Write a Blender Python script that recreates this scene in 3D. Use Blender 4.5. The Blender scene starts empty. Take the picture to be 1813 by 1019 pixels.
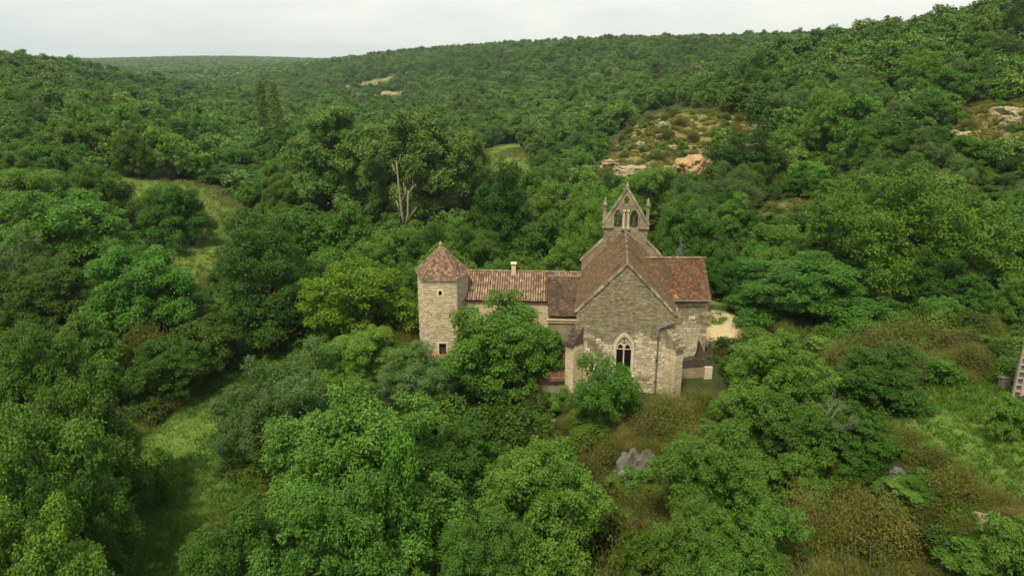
import bpy, bmesh, math, random
import numpy as np
from mathutils import Vector, Matrix
from mathutils.geometry import tessellate_polygon
from mathutils import noise as mnoise

sc = bpy.context.scene
COL = sc.collection
R = math.radians
rnd = random.Random(7)
rng = np.random.default_rng(11)

# ------------------------------------------------------------------ camera
CAM_H, PITCH, FPX, IW, IH = 27.5, R(17.3), 1300.0, 1813.0, 1019.0
CP, SP = math.cos(PITCH), math.sin(PITCH)
cam = bpy.data.cameras.new('camera'); camo = bpy.data.objects.new('camera', cam); COL.objects.link(camo)
camo.location = (0, 0, CAM_H); camo.rotation_euler = (R(90) - PITCH, 0, 0)
cam.sensor_fit = 'HORIZONTAL'; cam.sensor_width = 36.0; cam.lens = 36.0 * FPX / IW
cam.clip_start = 0.5; cam.clip_end = 20000
sc.camera = camo

# ------------------------------------------------------------------ light
SUN_EL, SUN_AZ = R(58), R(-160)      # azimuth measured from +Y towards +X: the sun stands to the left, a little behind the camera
w = bpy.data.worlds.new('World'); sc.world = w; w.use_nodes = True
nt = w.node_tree; nt.nodes.clear()
def N(t, typ, **kw):
    n = t.nodes.new(typ)
    for k, v in kw.items():
        setattr(n, k, v)
    return n
wo = N(nt, 'ShaderNodeOutputWorld'); bg = N(nt, 'ShaderNodeBackground'); bg.inputs['Strength'].default_value = 0.10
sky = N(nt, 'ShaderNodeTexSky', sky_type='NISHITA'); sky.sun_disc = False
sky.sun_elevation = SUN_EL; sky.sun_rotation = SUN_AZ; sky.altitude = 250; sky.dust_density = 2.0
tc = N(nt, 'ShaderNodeTexCoord'); mp = N(nt, 'ShaderNodeMapping'); mp.inputs['Scale'].default_value = (1, 1, 3.2)
no = N(nt, 'ShaderNodeTexNoise'); no.inputs['Scale'].default_value = 1.7; no.inputs['Detail'].default_value = 5; no.inputs['Roughness'].default_value = 0.55
rp = N(nt, 'ShaderNodeValToRGB')
rp.color_ramp.elements[0].position = 0.34; rp.color_ramp.elements[0].color = (0.66, 0.72, 0.72, 1)
rp.color_ramp.elements[1].position = 0.60; rp.color_ramp.elements[1].color = (0.99, 0.97, 0.90, 1)
sc10 = N(nt, 'ShaderNodeVectorMath', operation='SCALE'); sc10.inputs['Scale'].default_value = 5.0
mx = N(nt, 'ShaderNodeMix', data_type='RGBA'); mx.inputs['Factor'].default_value = 0.93
L = nt.links.new
L(tc.outputs['Generated'], mp.inputs['Vector']); L(mp.outputs['Vector'], no.inputs['Vector']); L(no.outputs['Fac'], rp.inputs['Fac'])
L(rp.outputs['Color'], sc10.inputs[0]); L(sky.outputs['Color'], mx.inputs['A']); L(sc10.outputs['Vector'], mx.inputs['B'])
L(mx.outputs['Result'], bg.inputs['Color']); L(bg.outputs['Background'], wo.inputs['Surface'])

sun = bpy.data.lights.new('sun', 'SUN'); sun.energy = 2.2; sun.angle = R(10); sun.color = (1.0, 0.91, 0.72)
suno = bpy.data.objects.new('sun', sun); COL.objects.link(suno)
sd = Vector((math.sin(SUN_AZ) * math.cos(SUN_EL), math.cos(SUN_AZ) * math.cos(SUN_EL), math.sin(SUN_EL)))
suno.rotation_euler = sd.to_track_quat('Z', 'Y').to_euler()

vs = sc.view_settings; vs.view_transform = 'Standard'; vs.look = 'None'; vs.gamma = 1.0; vs.exposure = 1.08; vs.use_curve_mapping = False
cy = sc.cycles
cy.max_bounces = 5; cy.diffuse_bounces = 3; cy.glossy_bounces = 2; cy.transmission_bounces = 3; cy.volume_bounces = 0
cy.transparent_max_bounces = 6; cy.use_denoising = True; cy.sample_clamp_indirect = 4.0
cy.caustics_reflective = False; cy.caustics_refractive = False

# ------------------------------------------------------------------ helpers
def P(px, py, Y):
    """the point at forward distance Y on the ray of a photo pixel"""
    u = (px - IW / 2) / FPX; v = (IH / 2 - py) / FPX
    t = Y / (CP + v * SP)
    return (u * t, Y, CAM_H + t * (-SP + v * CP))
def project(x, y, z):
    dz = z - CAM_H
    f = y * CP - dz * SP; up = y * SP + dz * CP
    return IW / 2 + FPX * x / f, IH / 2 - FPX * up / f

def tag(o, label=None, cat=None, group=None, kind=None):
    if label: o['label'] = label
    if cat: o['category'] = cat
    if group: o['group'] = group
    if kind or cat: o['kind'] = kind or 'thing'
    return o
def link(name, data, parent=None, mat=None):
    o = bpy.data.objects.new(name, data); COL.objects.link(o)
    if parent is not None: o.parent = parent
    if mat is not None and data is not None and not data.materials: data.materials.append(mat)
    return o
def empty(name, loc, rz=0.0):
    o = bpy.data.objects.new(name, None); COL.objects.link(o); o.location = loc; o.rotation_euler.z = rz
    o.empty_display_size = 0.5
    return o

def np_mesh(name, verts, faces, tint=None, smooth=False):
    """faces: (n,k) int array, all the same number of corners"""
    me = bpy.data.meshes.new(name)
    verts = np.asarray(verts, dtype=np.float32); faces = np.asarray(faces, dtype=np.int32)
    n, k = faces.shape
    me.vertices.add(len(verts)); me.vertices.foreach_set('co', verts.ravel())
    me.loops.add(n * k); me.loops.foreach_set('vertex_index', faces.ravel())
    me.polygons.add(n); me.polygons.foreach_set('loop_start', np.arange(0, n * k, k, dtype=np.int32))
    try: me.polygons.foreach_set('loop_total', np.full(n, k, dtype=np.int32))
    except Exception: pass
    if smooth: me.polygons.foreach_set('use_smooth', np.ones(n, dtype=bool))
    if tint is not None:
        a = me.attributes.new('tint', 'FLOAT', 'FACE'); a.data.foreach_set('value', np.asarray(tint, dtype=np.float32))
    me.update(calc_edges=True)
    return me

class MB:
    """collects polygons (with a tint for each) and links them as one mesh"""
    def __init__(s): s.v = []; s.f = []; s.t = []
    def poly(s, pts, t=0.5):
        b = len(s.v); s.v += [tuple(p) for p in pts]; s.f.append(tuple(range(b, b + len(pts)))); s.t.append(t)
    def faces(s, pts, fs, t=0.5):
        b = len(s.v); s.v += [tuple(p) for p in pts]
        for f in fs: s.f.append(tuple(b + i for i in f)); s.t.append(t)
    def hexa(s, p, t=0.5):
        """p: four bottom corners (anticlockwise from above) then four top corners"""
        s.faces(p, [(0, 3, 2, 1), (4, 5, 6, 7), (0, 1, 5, 4), (1, 2, 6, 5), (2, 3, 7, 6), (3, 0, 4, 7)], t)
    def box(s, x0, x1, y0, y1, z0, z1, t=0.5):
        s.hexa([(x0, y0, z0), (x1, y0, z0), (x1, y1, z0), (x0, y1, z0), (x0, y0, z1), (x1, y0, z1), (x1, y1, z1), (x0, y1, z1)], t)
    def tube(s, pts, rad, n=7, t=0.5, cap=True):
        pts = [Vector(p) for p in pts]; b = len(s.v)
        if not hasattr(rad, '__len__'): rad = [rad] * len(pts)
        ref = Vector((0.31, 0.77, 0.56))
        for i, p in enumerate(pts):
            d = (pts[min(i + 1, len(pts) - 1)] - pts[max(i - 1, 0)]).normalized()
            a = d.cross(ref).normalized(); c = d.cross(a)
            for k in range(n):
                q = 2 * math.pi * k / n
                s.v.append(tuple(p + (a * math.cos(q) + c * math.sin(q)) * rad[i]))
        for i in range(len(pts) - 1):
            for k in range(n):
                k2 = (k + 1) % n
                s.f.append((b + i * n + k, b + i * n + k2, b + (i + 1) * n + k2, b + (i + 1) * n + k)); s.t.append(t)
        if cap:
            s.f.append(tuple(b + k for k in range(n))[::-1]); s.t.append(t)
            s.f.append(tuple(b + (len(pts) - 1) * n + k for k in range(n))); s.t.append(t)
    def prism(s, outer, holes, o, ux, uy, un, t=0.5):
        """flat shape with holes in the plane (o, ux, uy), pushed back along un (a vector with its length)"""
        o, ux, uy, un = Vector(o), Vector(ux), Vector(uy), Vector(un)
        loops = [outer] + holes
        flat = [p for l in loops for p in l]
        tris = tessellate_polygon([[Vector((p[0], p[1], 0)) for p in l] for l in loops])
        fr = [o + ux * p[0] + uy * p[1] for p in flat]; bk = [q + un for q in fr]
        s.faces(fr, tris, t); s.faces(bk, [tuple(reversed(f)) for f in tris], t)
        i = 0
        for l in loops:
            n = len(l)
            for k in range(n):
                a, b = i + k, i + (k + 1) % n
                s.poly([fr[a], fr[b], bk[b], bk[a]], t)
            i += n
    def mesh(s, name, smooth=False):
        me = bpy.data.meshes.new(name); me.from_pydata(s.v, [], s.f)
        a = me.attributes.new('tint', 'FLOAT', 'FACE'); a.data.foreach_set('value', np.array(s.t, dtype=np.float32))
        if smooth: me.polygons.foreach_set('use_smooth', np.ones(len(s.f), dtype=bool))
        bm = bmesh.new(); bm.from_mesh(me); bmesh.ops.recalc_face_normals(bm, faces=bm.faces); bm.to_mesh(me); bm.free()
        return me
    def build(s, name, mat, parent=None, smooth=False):
        return link(name, s.mesh(name, smooth), parent, mat)

# ------------------------------------------------------------------ materials
def base_mat(name):
    m = bpy.data.materials.new(name); m.use_nodes = True
    t = m.node_tree; b = t.nodes['Principled BSDF']; out = t.nodes['Material Output']
    return m, t, b, out
def ramp(t, cols, fac=None):
    r = N(t, 'ShaderNodeValToRGB'); e = r.color_ramp.elements
    e[0].position, e[0].color = cols[0][0], (*cols[0][1], 1); e[1].position, e[1].color = cols[-1][0], (*cols[-1][1], 1)
    for p, c in cols[1:-1]:
        x = e.new(p); x.color = (*c, 1)
    if fac is not None: t.links.new(fac, r.inputs['Fac'])
    return r
def noise(t, scale, detail=4, rough=0.6, coord='Object', vec=None, stretch=None):
    n = N(t, 'ShaderNodeTexNoise'); n.inputs['Scale'].default_value = scale; n.inputs['Detail'].default_value = detail; n.inputs['Roughness'].default_value = rough
    if vec is None:
        if coord == 'World':
            g = N(t, 'ShaderNodeNewGeometry'); vec = g.outputs['Position']
        else:
            c = N(t, 'ShaderNodeTexCoord'); vec = c.outputs[coord]
    if stretch:
        mpp = N(t, 'ShaderNodeMapping'); mpp.inputs['Scale'].default_value = stretch
        t.links.new(vec, mpp.inputs['Vector']); vec = mpp.outputs['Vector']
    t.links.new(vec, n.inputs['Vector'])
    return n
def math_n(t, op, a, b=None, clamp=False):
    m = N(t, 'ShaderNodeMath', operation=op); m.use_clamp = clamp
    for i, x in enumerate((a, b)):
        if x is None: continue
        if isinstance(x, (int, float)): m.inputs[i].default_value = x
        else: t.links.new(x, m.inputs[i])
    return m.outputs[0]
def mixc(t, fac, a, b, blend='MIX'):
    m = N(t, 'ShaderNodeMix', data_type='RGBA', blend_type=blend)
    for key, x in (('Factor', fac), ('A', a), ('B', b)):
        i = m.inputs[key] if key != 'Factor' else m.inputs[0]
        if key != 'Factor': i = [q for q in m.inputs if q.name == key and q.type == 'RGBA'][0]
        if isinstance(x, (int, float)): i.default_value = x
        elif isinstance(x, tuple): i.default_value = (*x, 1)
        else: t.links.new(x, i)
    return [q for q in m.outputs if q.type == 'RGBA'][0]
def attr(t, name):
    a = N(t, 'ShaderNodeAttribute'); a.attribute_name = name
    return a
def bump(t, b, h, strength, dist=0.05):
    n = N(t, 'ShaderNodeBump'); n.inputs['Strength'].default_value = strength; n.inputs['Distance'].default_value = dist
    t.links.new(h, n.inputs['Height']); t.links.new(n.outputs['Normal'], b.inputs['Normal'])

def leaf_mat(name, ca, cb, trans=0.20, spread=0.32, rough=0.46, hue=0.03, sat=1.0, patch=0.16):
    m, t, b, out = base_mat(name)
    oi = N(t, 'ShaderNodeObjectInfo')
    c = mixc(t, attr(t, 'tint').outputs['Fac'], ca, cb)
    hs = N(t, 'ShaderNodeHueSaturation'); hs.inputs['Saturation'].default_value = sat
    t.links.new(c, hs.inputs['Color'])
    mr = N(t, 'ShaderNodeMapRange'); mr.inputs['To Min'].default_value = 1 - spread; mr.inputs['To Max'].default_value = 1 + spread * 0.8
    t.links.new(oi.outputs['Random'], mr.inputs['Value'])
    pn = noise(t, 0.022, 3, 0.6, vec=oi.outputs['Location'])
    pv = N(t, 'ShaderNodeMapRange'); pv.inputs['From Min'].default_value = 0.36; pv.inputs['From Max'].default_value = 0.64; pv.inputs['To Min'].default_value = 1 - patch; pv.inputs['To Max'].default_value = 1 + patch
    t.links.new(pn.outputs['Fac'], pv.inputs['Value'])
    t.links.new(math_n(t, 'MULTIPLY', mr.outputs['Result'], pv.outputs['Result']), hs.inputs['Value'])
    r2 = math_n(t, 'FRACT', math_n(t, 'MULTIPLY', oi.outputs['Random'], 37.7))
    mh = N(t, 'ShaderNodeMapRange'); mh.inputs['To Min'].default_value = 0.5 - hue; mh.inputs['To Max'].default_value = 0.5 + hue * 0.25
    t.links.new(r2, mh.inputs['Value']); t.links.new(mh.outputs['Result'], hs.inputs['Hue'])
    t.links.new(hs.outputs['Color'], b.inputs['Base Color'])
    b.inputs['Roughness'].default_value = rough; b.inputs['Specular IOR Level'].default_value = 0.10
    tr = N(t, 'ShaderNodeBsdfTranslucent')
    t.links.new(mixc(t, 0.35, hs.outputs['Color'], (0.20, 0.26, 0.02)), tr.inputs['Color'])
    mxs = N(t, 'ShaderNodeMixShader'); mxs.inputs['Fac'].default_value = trans
    t.links.new(b.outputs[0], mxs.inputs[1]); t.links.new(tr.outputs[0], mxs.inputs[2]); t.links.new(mxs.outputs[0], out.inputs['Surface'])
    return m

M = {}
M['leaf_oak'] = leaf_mat('leaf_oak', (0.041, 0.114, 0.011), (0.094, 0.218, 0.024))
M['leaf_ash'] = leaf_mat('leaf_ash', (0.050, 0.138, 0.014), (0.114, 0.252, 0.034), spread=0.22)
M['leaf_walnut'] = leaf_mat('leaf_walnut', (0.042, 0.114, 0.010), (0.106, 0.230, 0.025), spread=0.1)
M['leaf_lime'] = leaf_mat('leaf_lime', (0.070, 0.160, 0.008), (0.140, 0.260, 0.015), spread=0.1)
M['leaf_chestnut'] = leaf_mat('leaf_chestnut', (0.054, 0.134, 0.009), (0.130, 0.242, 0.022), spread=0.08)
M['leaf_sallow'] = leaf_mat('leaf_sallow', (0.054, 0.120, 0.026), (0.112, 0.200, 0.052), spread=0.15)
M['leaf_poplar'] = leaf_mat('leaf_poplar', (0.070, 0.150, 0.022), (0.150, 0.258, 0.052), spread=0.15)
M['leaf_dark'] = leaf_mat('leaf_dark', (0.028, 0.080, 0.009), (0.066, 0.155, 0.017), spread=0.2)
M['leaf_broom'] = leaf_mat('leaf_broom', (0.095, 0.116, 0.017), (0.210, 0.235, 0.042), spread=0.3, hue=0.012)
M['leaf_dry'] = leaf_mat('leaf_dry', (0.120, 0.112, 0.026), (0.260, 0.235, 0.068), spread=0.3, hue=0.008)
M['leaf_olive'] = leaf_mat('leaf_olive', (0.066, 0.086, 0.015), (0.145, 0.165, 0.032), spread=0.25)
M['leaf_garrigue'] = leaf_mat('leaf_garrigue', (0.115, 0.135, 0.020), (0.270, 0.260, 0.060), spread=0.3, hue=0.02)
M['leaf_grey'] = leaf_mat('leaf_grey', (0.12, 0.16, 0.13), (0.26, 0.31, 0.27), spread=0.1)
M['leaf_bramble'] = leaf_mat('leaf_bramble', (0.036, 0.088, 0.009), (0.086, 0.170, 0.020), spread=0.4)
M['hay_blade'] = leaf_mat('hay_blade', (0.105, 0.150, 0.026), (0.215, 0.235, 0.060), spread=0.3, trans=0.3)
M['grass_blade'] = leaf_mat('grass_blade', (0.052, 0.145, 0.012), (0.108, 0.228, 0.026), spread=0.3, trans=0.3)

def bark_mat(name, c0, c1):
    m, t, b, out = base_mat(name)
    n = noise(t, 6.0, 5, 0.65, stretch=(1, 1, 0.25))
    t.links.new(ramp(t, [(0.3, c0), (0.7, c1)], n.outputs['Fac']).outputs['Color'], b.inputs['Base Color'])
    b.inputs['Roughness'].default_value = 0.9; bump(t, b, n.outputs['Fac'], 0.6, 0.04)
    return m
M['bark'] = bark_mat('bark', (0.035, 0.028, 0.018), (0.12, 0.10, 0.07))
M['bark_pale'] = bark_mat('bark_pale', (0.12, 0.105, 0.07), (0.34, 0.30, 0.21))
M['bark_lichen'] = bark_mat('bark_lichen', (0.10, 0.10, 0.06), (0.27, 0.26, 0.17))

def stone_mat(name, dark, mid, pale, lichen=0.5, use_rand=False, moss=0.0):
    m, t, b, out = base_mat(name)
    f = N(t, 'ShaderNodeObjectInfo').outputs['Random'] if use_rand else attr(t, 'tint').outputs['Fac']
    n1 = noise(t, 5.0, 6, 0.7, 'World')
    fac = math_n(t, 'ADD', math_n(t, 'MULTIPLY', f, 0.55), math_n(t, 'MULTIPLY', math_n(t, 'SUBTRACT', n1.outputs['Fac'], 0.30), 1.1), True)
    c = ramp(t, [(0.05, dark), (0.5, mid), (0.95, pale)], fac).outputs['Color']
    n2 = noise(t, 0.55, 6, 0.7, 'World')
    lm = ramp(t, [(0.44, (0, 0, 0)), (0.64, (1, 1, 1))], n2.outputs['Fac']).outputs['Color']
    c = mixc(t, math_n(t, 'MULTIPLY', lm, lichen), c, mixc(t, 1.0, c, (0.46, 0.46, 0.45), 'MULTIPLY'))
    ns_ = noise(t, 1.5, 6, 0.75, 'World', stretch=(1, 1, 0.22))
    sk = ramp(t, [(0.50, (0, 0, 0)), (0.66, (1, 1, 1))], ns_.outputs['Fac']).outputs['Color']
    c = mixc(t, math_n(t, 'MULTIPLY', sk, lichen), c, mixc(t, 1.0, c, (0.42, 0.43, 0.43), 'MULTIPLY'))
    n3 = noise(t, 11.0, 4, 0.7, 'World')
    sp = ramp(t, [(0.60, (0, 0, 0)), (0.70, (1, 1, 1))], n3.outputs['Fac']).outputs['Color']
    c = mixc(t, math_n(t, 'MULTIPLY', sp, 0.35), c, (0.055, 0.048, 0.036))
    if moss:
        n4 = noise(t, 1.3, 5, 0.7, 'World')
        mm = ramp(t, [(0.5, (0, 0, 0)), (0.62, (1, 1, 1))], n4.outputs['Fac']).outputs['Color']
        c = mixc(t, math_n(t, 'MULTIPLY', mm, moss), c, (0.09, 0.10, 0.03))
    t.links.new(c, b.inputs['Base Color']); b.inputs['Roughness'].default_value = 0.92
    b.inputs['Specular IOR Level'].default_value = 0.2
    n5 = noise(t, 16.0, 6, 0.75, 'World'); bump(t, b, n5.outputs['Fac'], 0.7, 0.05)
    return m
GREY, BUFF, CREAM = (0.15, 0.125, 0.080), (0.33, 0.270, 0.165), (0.62, 0.515, 0.330)
M['stone_upper'] = stone_mat('stone_upper', (0.185, 0.157, 0.102), (0.260, 0.220, 0.142), (0.42, 0.355, 0.235), 0.6)
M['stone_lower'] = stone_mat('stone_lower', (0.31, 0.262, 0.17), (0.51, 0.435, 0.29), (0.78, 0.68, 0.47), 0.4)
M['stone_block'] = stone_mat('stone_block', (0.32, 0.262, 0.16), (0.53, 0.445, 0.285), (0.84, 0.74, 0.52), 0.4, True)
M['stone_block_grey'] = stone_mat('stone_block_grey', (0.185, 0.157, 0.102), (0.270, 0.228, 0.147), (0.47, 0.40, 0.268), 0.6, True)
M['mortar'] = stone_mat('mortar', (0.19, 0.158, 0.10), (0.29, 0.245, 0.155), (0.42, 0.355, 0.23), 0.5)
M['mortar_pale'] = stone_mat('mortar_pale', (0.40, 0.32, 0.185), (0.51, 0.42, 0.255), (0.64, 0.53, 0.33), 0.2)
M['dressed'] = stone_mat('dressed', (0.42, 0.34, 0.20), (0.57, 0.475, 0.30), (0.74, 0.63, 0.42), 0.4)
M['dressed_dark'] = stone_mat('dressed_dark', (0.13, 0.11, 0.072), (0.28, 0.24, 0.155), (0.48, 0.41, 0.28), 0.6)
M['tower_stone'] = stone_mat('tower_stone', (0.32, 0.262, 0.165), (0.50, 0.42, 0.275), (0.70, 0.60, 0.41), 0.25)
M['ruin_stone'] = stone_mat('ruin_stone', (0.045, 0.036, 0.027), (0.09, 0.072, 0.052), (0.16, 0.13, 0.09), 0.5)
M['plaster'] = stone_mat('plaster', (0.40, 0.32, 0.19), (0.56, 0.46, 0.285), (0.70, 0.59, 0.38), 0.25)
M['rock'] = stone_mat('rock', (0.20, 0.18, 0.14), (0.34, 0.31, 0.245), (0.56, 0.50, 0.39), 0.5, moss=0.5)
M['rock_warm'] = stone_mat('rock_warm', (0.25, 0.175, 0.08), (0.34, 0.29, 0.175), (0.48, 0.425, 0.285), 0.45, moss=0.5)
M['rock_orange'] = stone_mat('rock_orange', (0.44, 0.19, 0.065), (0.46, 0.30, 0.15), (0.50, 0.43, 0.29), 0.35, moss=0.3)
M['rock_grey'] = stone_mat('rock_grey', (0.08, 0.075, 0.062), (0.145, 0.135, 0.115), (0.25, 0.235, 0.20), 0.4, moss=0.2)

def tile_mat(name, cols, moss=0.35, mosscol=(0.10, 0.095, 0.045)):
    m, t, b, out = base_mat(name)
    n1 = noise(t, 3.0, 4, 0.6, 'World')
    fac = math_n(t, 'ADD', math_n(t, 'MULTIPLY', attr(t, 'tint').outputs['Fac'], 0.8), math_n(t, 'MULTIPLY', math_n(t, 'SUBTRACT', n1.outputs['Fac'], 0.4), 0.6), True)
    c = ramp(t, [(i / (len(cols) - 1), x) for i, x in enumerate(cols)], fac).outputs['Color']
    n2 = noise(t, 0.8, 5, 0.7, 'World')
    mm = ramp(t, [(0.42, (0, 0, 0)), (0.62, (1, 1, 1))], n2.outputs['Fac']).outputs['Color']
    c = mixc(t, math_n(t, 'MULTIPLY', mm, moss), c, mosscol)
    t.links.new(c, b.inputs['Base Color']); b.inputs['Roughness'].default_value = 0.88; b.inputs['Specular IOR Level'].default_value = 0.2
    n5 = noise(t, 25.0, 4, 0.7, 'World'); bump(t, b, n5.outputs['Fac'], 0.5, 0.03)
    return m
M['tile_brown'] = tile_mat('tile_brown', [(0.060, 0.034, 0.019), (0.118, 0.064, 0.033), (0.165, 0.090, 0.046), (0.25, 0.155, 0.085)], 0.5)
M['tile_dark'] = tile_mat('tile_dark', [(0.035, 0.022, 0.016), (0.070, 0.042, 0.028), (0.11, 0.066, 0.042), (0.18, 0.12, 0.08)], 0.4)
M['tile_red'] = tile_mat('tile_red', [(0.060, 0.029, 0.017), (0.098, 0.042, 0.023), (0.135, 0.058, 0.032), (0.24, 0.13, 0.076)], 0.45)
M['tile_canal'] = tile_mat('tile_canal', [(0.10, 0.062, 0.040), (0.20, 0.125, 0.078), (0.34, 0.235, 0.15), (0.52, 0.42, 0.29)], 0.3)
M['tile_tower'] = tile_mat('tile_tower', [(0.08, 0.044, 0.028), (0.16, 0.088, 0.054), (0.24, 0.14, 0.088), (0.38, 0.27, 0.18)], 0.4)
M['tile_orange'] = tile_mat('tile_orange', [(0.20, 0.075, 0.03), (0.28, 0.115, 0.048), (0.34, 0.15, 0.07), (0.40, 0.22, 0.12)], 0.2)
M['ridge'] = tile_mat('ridge', [(0.11, 0.075, 0.047), (0.18, 0.13, 0.085), (0.26, 0.20, 0.135), (0.36, 0.29, 0.20)], 0.4)

def plain(name, col, rough=0.6, metal=0.0, var=0.25, scale=8.0):
    m, t, b, out = base_mat(name)
    n = noise(t, scale, 5, 0.65)
    t.links.new(ramp(t, [(0.3, tuple(x * (1 - var) for x in col)), (0.7, tuple(x * (1 + var) for x in col))], n.outputs['Fac']).outputs['Color'], b.inputs['Base Color'])
    b.inputs['Roughness'].default_value = rough; b.inputs['Metallic'].default_value = metal
    return m
M['glass'] = plain('glass', (0.008, 0.008, 0.009), 0.25)
M['painted_shade'] = plain('painted_shade', (0.010, 0.008, 0.007), 0.95)  # near-black colour painted in for the unlit interiors behind openings
M['lead'] = plain('lead', (0.13, 0.115, 0.09), 0.6)
M['iron'] = plain('iron', (0.030, 0.024, 0.020), 0.6)
M['concrete'] = plain('concrete', (0.30, 0.27, 0.20), 0.85)
M['wood'] = plain('wood', (0.055, 0.036, 0.024), 0.8)
M['cable'] = plain('cable', (0.16, 0.18, 0.13), 0.6)
M['pale_plank'] = plain('pale_plank', (0.60, 0.48, 0.38), 0.8)

# ------------------------------------------------------------------ terrain
CTRL = [
 # around the chapel
 (9, 57, 0), (13, 61, 0.1), (4, 60, -0.4), (0, 63, -0.3), (-8, 63, 0.4), (-6, 70, 0.3), (0, 70, 0.2), (10, 72, 0.5), (20, 70, 0.7), (23, 76, 0.9), (18, 62, 0.2), (14, 56, -0.4),
 (5, 55, -1.7), (0, 56.5, -2.2), (9, 53, -1.3), (9, 50, -3.0), (9, 44, -6), (0, 49, -5.0), (-10, 54, -3.8), (-10, 42, -6.6), (0, 36, -7.5), (10, 35, -8), (0, 20, -10), (16, 22, -9), (-20, 22, -8),
 (-25, 42, -6), (-28, 56, -5.2), (-29, 70, -4.4), (-20, 62, -4), (-15, 72, -2.2), (-42, 50, -4.6), (-46, 34, -5), (-48, 72, -2.5), (-15, 92, -2.2), (-35, 100, -1.5),
 (-51, 126, 1.6), (-70, 112, 3), (-80, 82, 2), (-62, 92, 0.5), (-18, 120, -2), (-3, 218, -2), (-10, 165, -2), (15, 110, 0), (-50, 180, 1.5), (-100, 160, 8), (-125, 130, 10), (-90, 60, 2), (-70, 40, -2),
 # right side
 (22, 42, -0.6), (26.5, 43, 2.6), (32, 44.5, 4.5), (36, 47.5, 4.8), (31, 37, 3.6), (26, 36, 0.6), (18, 36, -4), (15, 45, -3.0), (20, 50, 0.2), (42, 60, 4.5), (32, 58, 2.6), (25, 62, 0.8), (30, 73, 0.2), (40, 76, 1.2), (48, 84, 1.8), (45, 40, 7), (30, 22, -1),
 (24, 158, 7.0), (34, 180, 14.0), (47, 175, 15), (38, 152, 7), (30, 166, 10.5), (28, 138, 2.2), (17, 172, 1), (20, 200, 1), (30, 122, 1.5), (45, 104, 3.5), (62, 82, 5), (72, 195, 17), (82, 123, 17), (54, 70, 5), (66, 50, 10), (66, 104, 9), (112, 140, 25), (140, 214, 36), (100, 250, 27), (35, 240, 5), (60, 160, 14), (160, 180, 42), (120, 90, 26), (90, 40, 16),
 (152, 277, 35.5), (190, 260, 45), (230, 330, 50), (60, 300, 10), (29, 412, 4), (120, 400, 22), (80, 500, 19), (71, 633, 35), (181, 640, 38), (228, 530, 39), (-30, 735, 27.5), (-138, 720, 5), (-198, 960, 22), (-100, 900, 30), (60, 900, 40), (180, 420, 30), (300, 900, 44),
 # valley and left
 (-60, 400, -4), (-40, 300, -3), (-120, 520, -4), (-250, 720, -3), (-350, 935, -1), (-60, 560, 0),
 (-244, 367, 23), (-180, 300, 12), (-150, 220, 10), (-260, 280, 24), (-255, 470, 18), (-210, 420, 6), (-330, 420, 28), (-300, 560, 8), (-200, 120, 18), (-400, 600, 20),
 (-520, 1400, 6), (-900, 1500, 10), (-380, 1700, 12), (-200, 1500, 26), (-1300, 2600, 17), (-700, 2600, 17), (-200, 2600, 21), (400, 2400, 46), (1200, 2400, 52), (-2500, 5200, 14), (-1200, 5600, 12), (0, 5600, 22), (2500, 5200, 60), (700, 1200, 52), (-900, 900, 22), (500, 500, 60), (400, 200, 60), (-500, 200, 34),
]
CT = np.array(CTRL, dtype=float)
def warp(x, y):
    r = np.hypot(x, y); th = np.arctan2(x, y)
    th = np.clip(th, -1.45, 1.45)
    return np.stack([th * 1.15, np.log(np.maximum(r, 6.0))], -1)
def tps_k(d): return np.where(d > 1e-9, d * d * np.log(np.maximum(d, 1e-9)), 0.0)
_W = warp(CT[:, 0], CT[:, 1]); _n = len(CT)
_K = tps_k(np.linalg.norm(_W[:, None] - _W[None], axis=-1)) + np.eye(_n) * 2e-4
_Pm = np.concatenate([np.ones((_n, 1)), _W], 1)
_A = np.block([[_K, _Pm], [_Pm.T, np.zeros((3, 3))]])
_S = np.linalg.solve(_A, np.concatenate([CT[:, 2], np.zeros(3)]))
def HZ(x, y):
    x = np.asarray(x, float); y = np.asarray(y, float)
    q = warp(x.ravel(), y.ravel()); out = np.empty(len(q))
    for i in range(0, len(q), 20000):
        s = q[i:i + 20000]
        out[i:i + 20000] = tps_k(np.linalg.norm(s[:, None] - _W[None], axis=-1)) @ _S[:_n] + _S[_n] + s @ _S[_n + 1:]
    return np.clip(out, -14, 70).reshape(x.shape)
def hz(x, y): return float(HZ(np.array([x]), np.array([y]))[0])

# meadow, path, rock: soft-edged shapes on the ground, (x, y, rx, ry, rotation)
def blob(x, y, lst):
    v = np.zeros_like(x)
    for (cx, cy_, rx, ry, a) in lst:
        dx, dy = x - cx, y - cy_; c, s = math.cos(a), math.sin(a)
        u, q = (dx * c + dy * s) / rx, (-dx * s + dy * c) / ry
        v = np.maximum(v, np.clip(1.6 - 1.2 * np.hypot(u, q), 0, 1))
    return v
MEADOW = [(-23.6, 38, 5.0, 8, -0.1), (-26.0, 49, 5.2, 8, -0.1), (-28.0, 59, 5.0, 8, -0.1), (-28.6, 67, 4.2, 5, 0.1), (-29, 71, 3, 5, 0),
          (32.4, 45.0, 6.0, 7.5, 0.2), (33.5, 38, 5.2, 7, 0), (-52, 122, 9, 17, 0.45), (-47, 104, 6, 10, 0.2), (-68, 136, 12, 10, 0.5), (-50, 96, 5, 6, 0), (-3, 214, 10, 32, 0.03), (-1, 250, 9, 10, 0),
          (24, 82, 5, 3.5, 0), (19.6, 74.5, 3, 2.5, 0), (-33, 160, 6, 8, 0)]
DIRT = [(22.2, 73.6, 3.6, 3.4, 0.0), (20.8, 70.0, 2.2, 3.4, 0.0), (24.5, 69.6, 2.6, 1.6, 0.1)]
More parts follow.
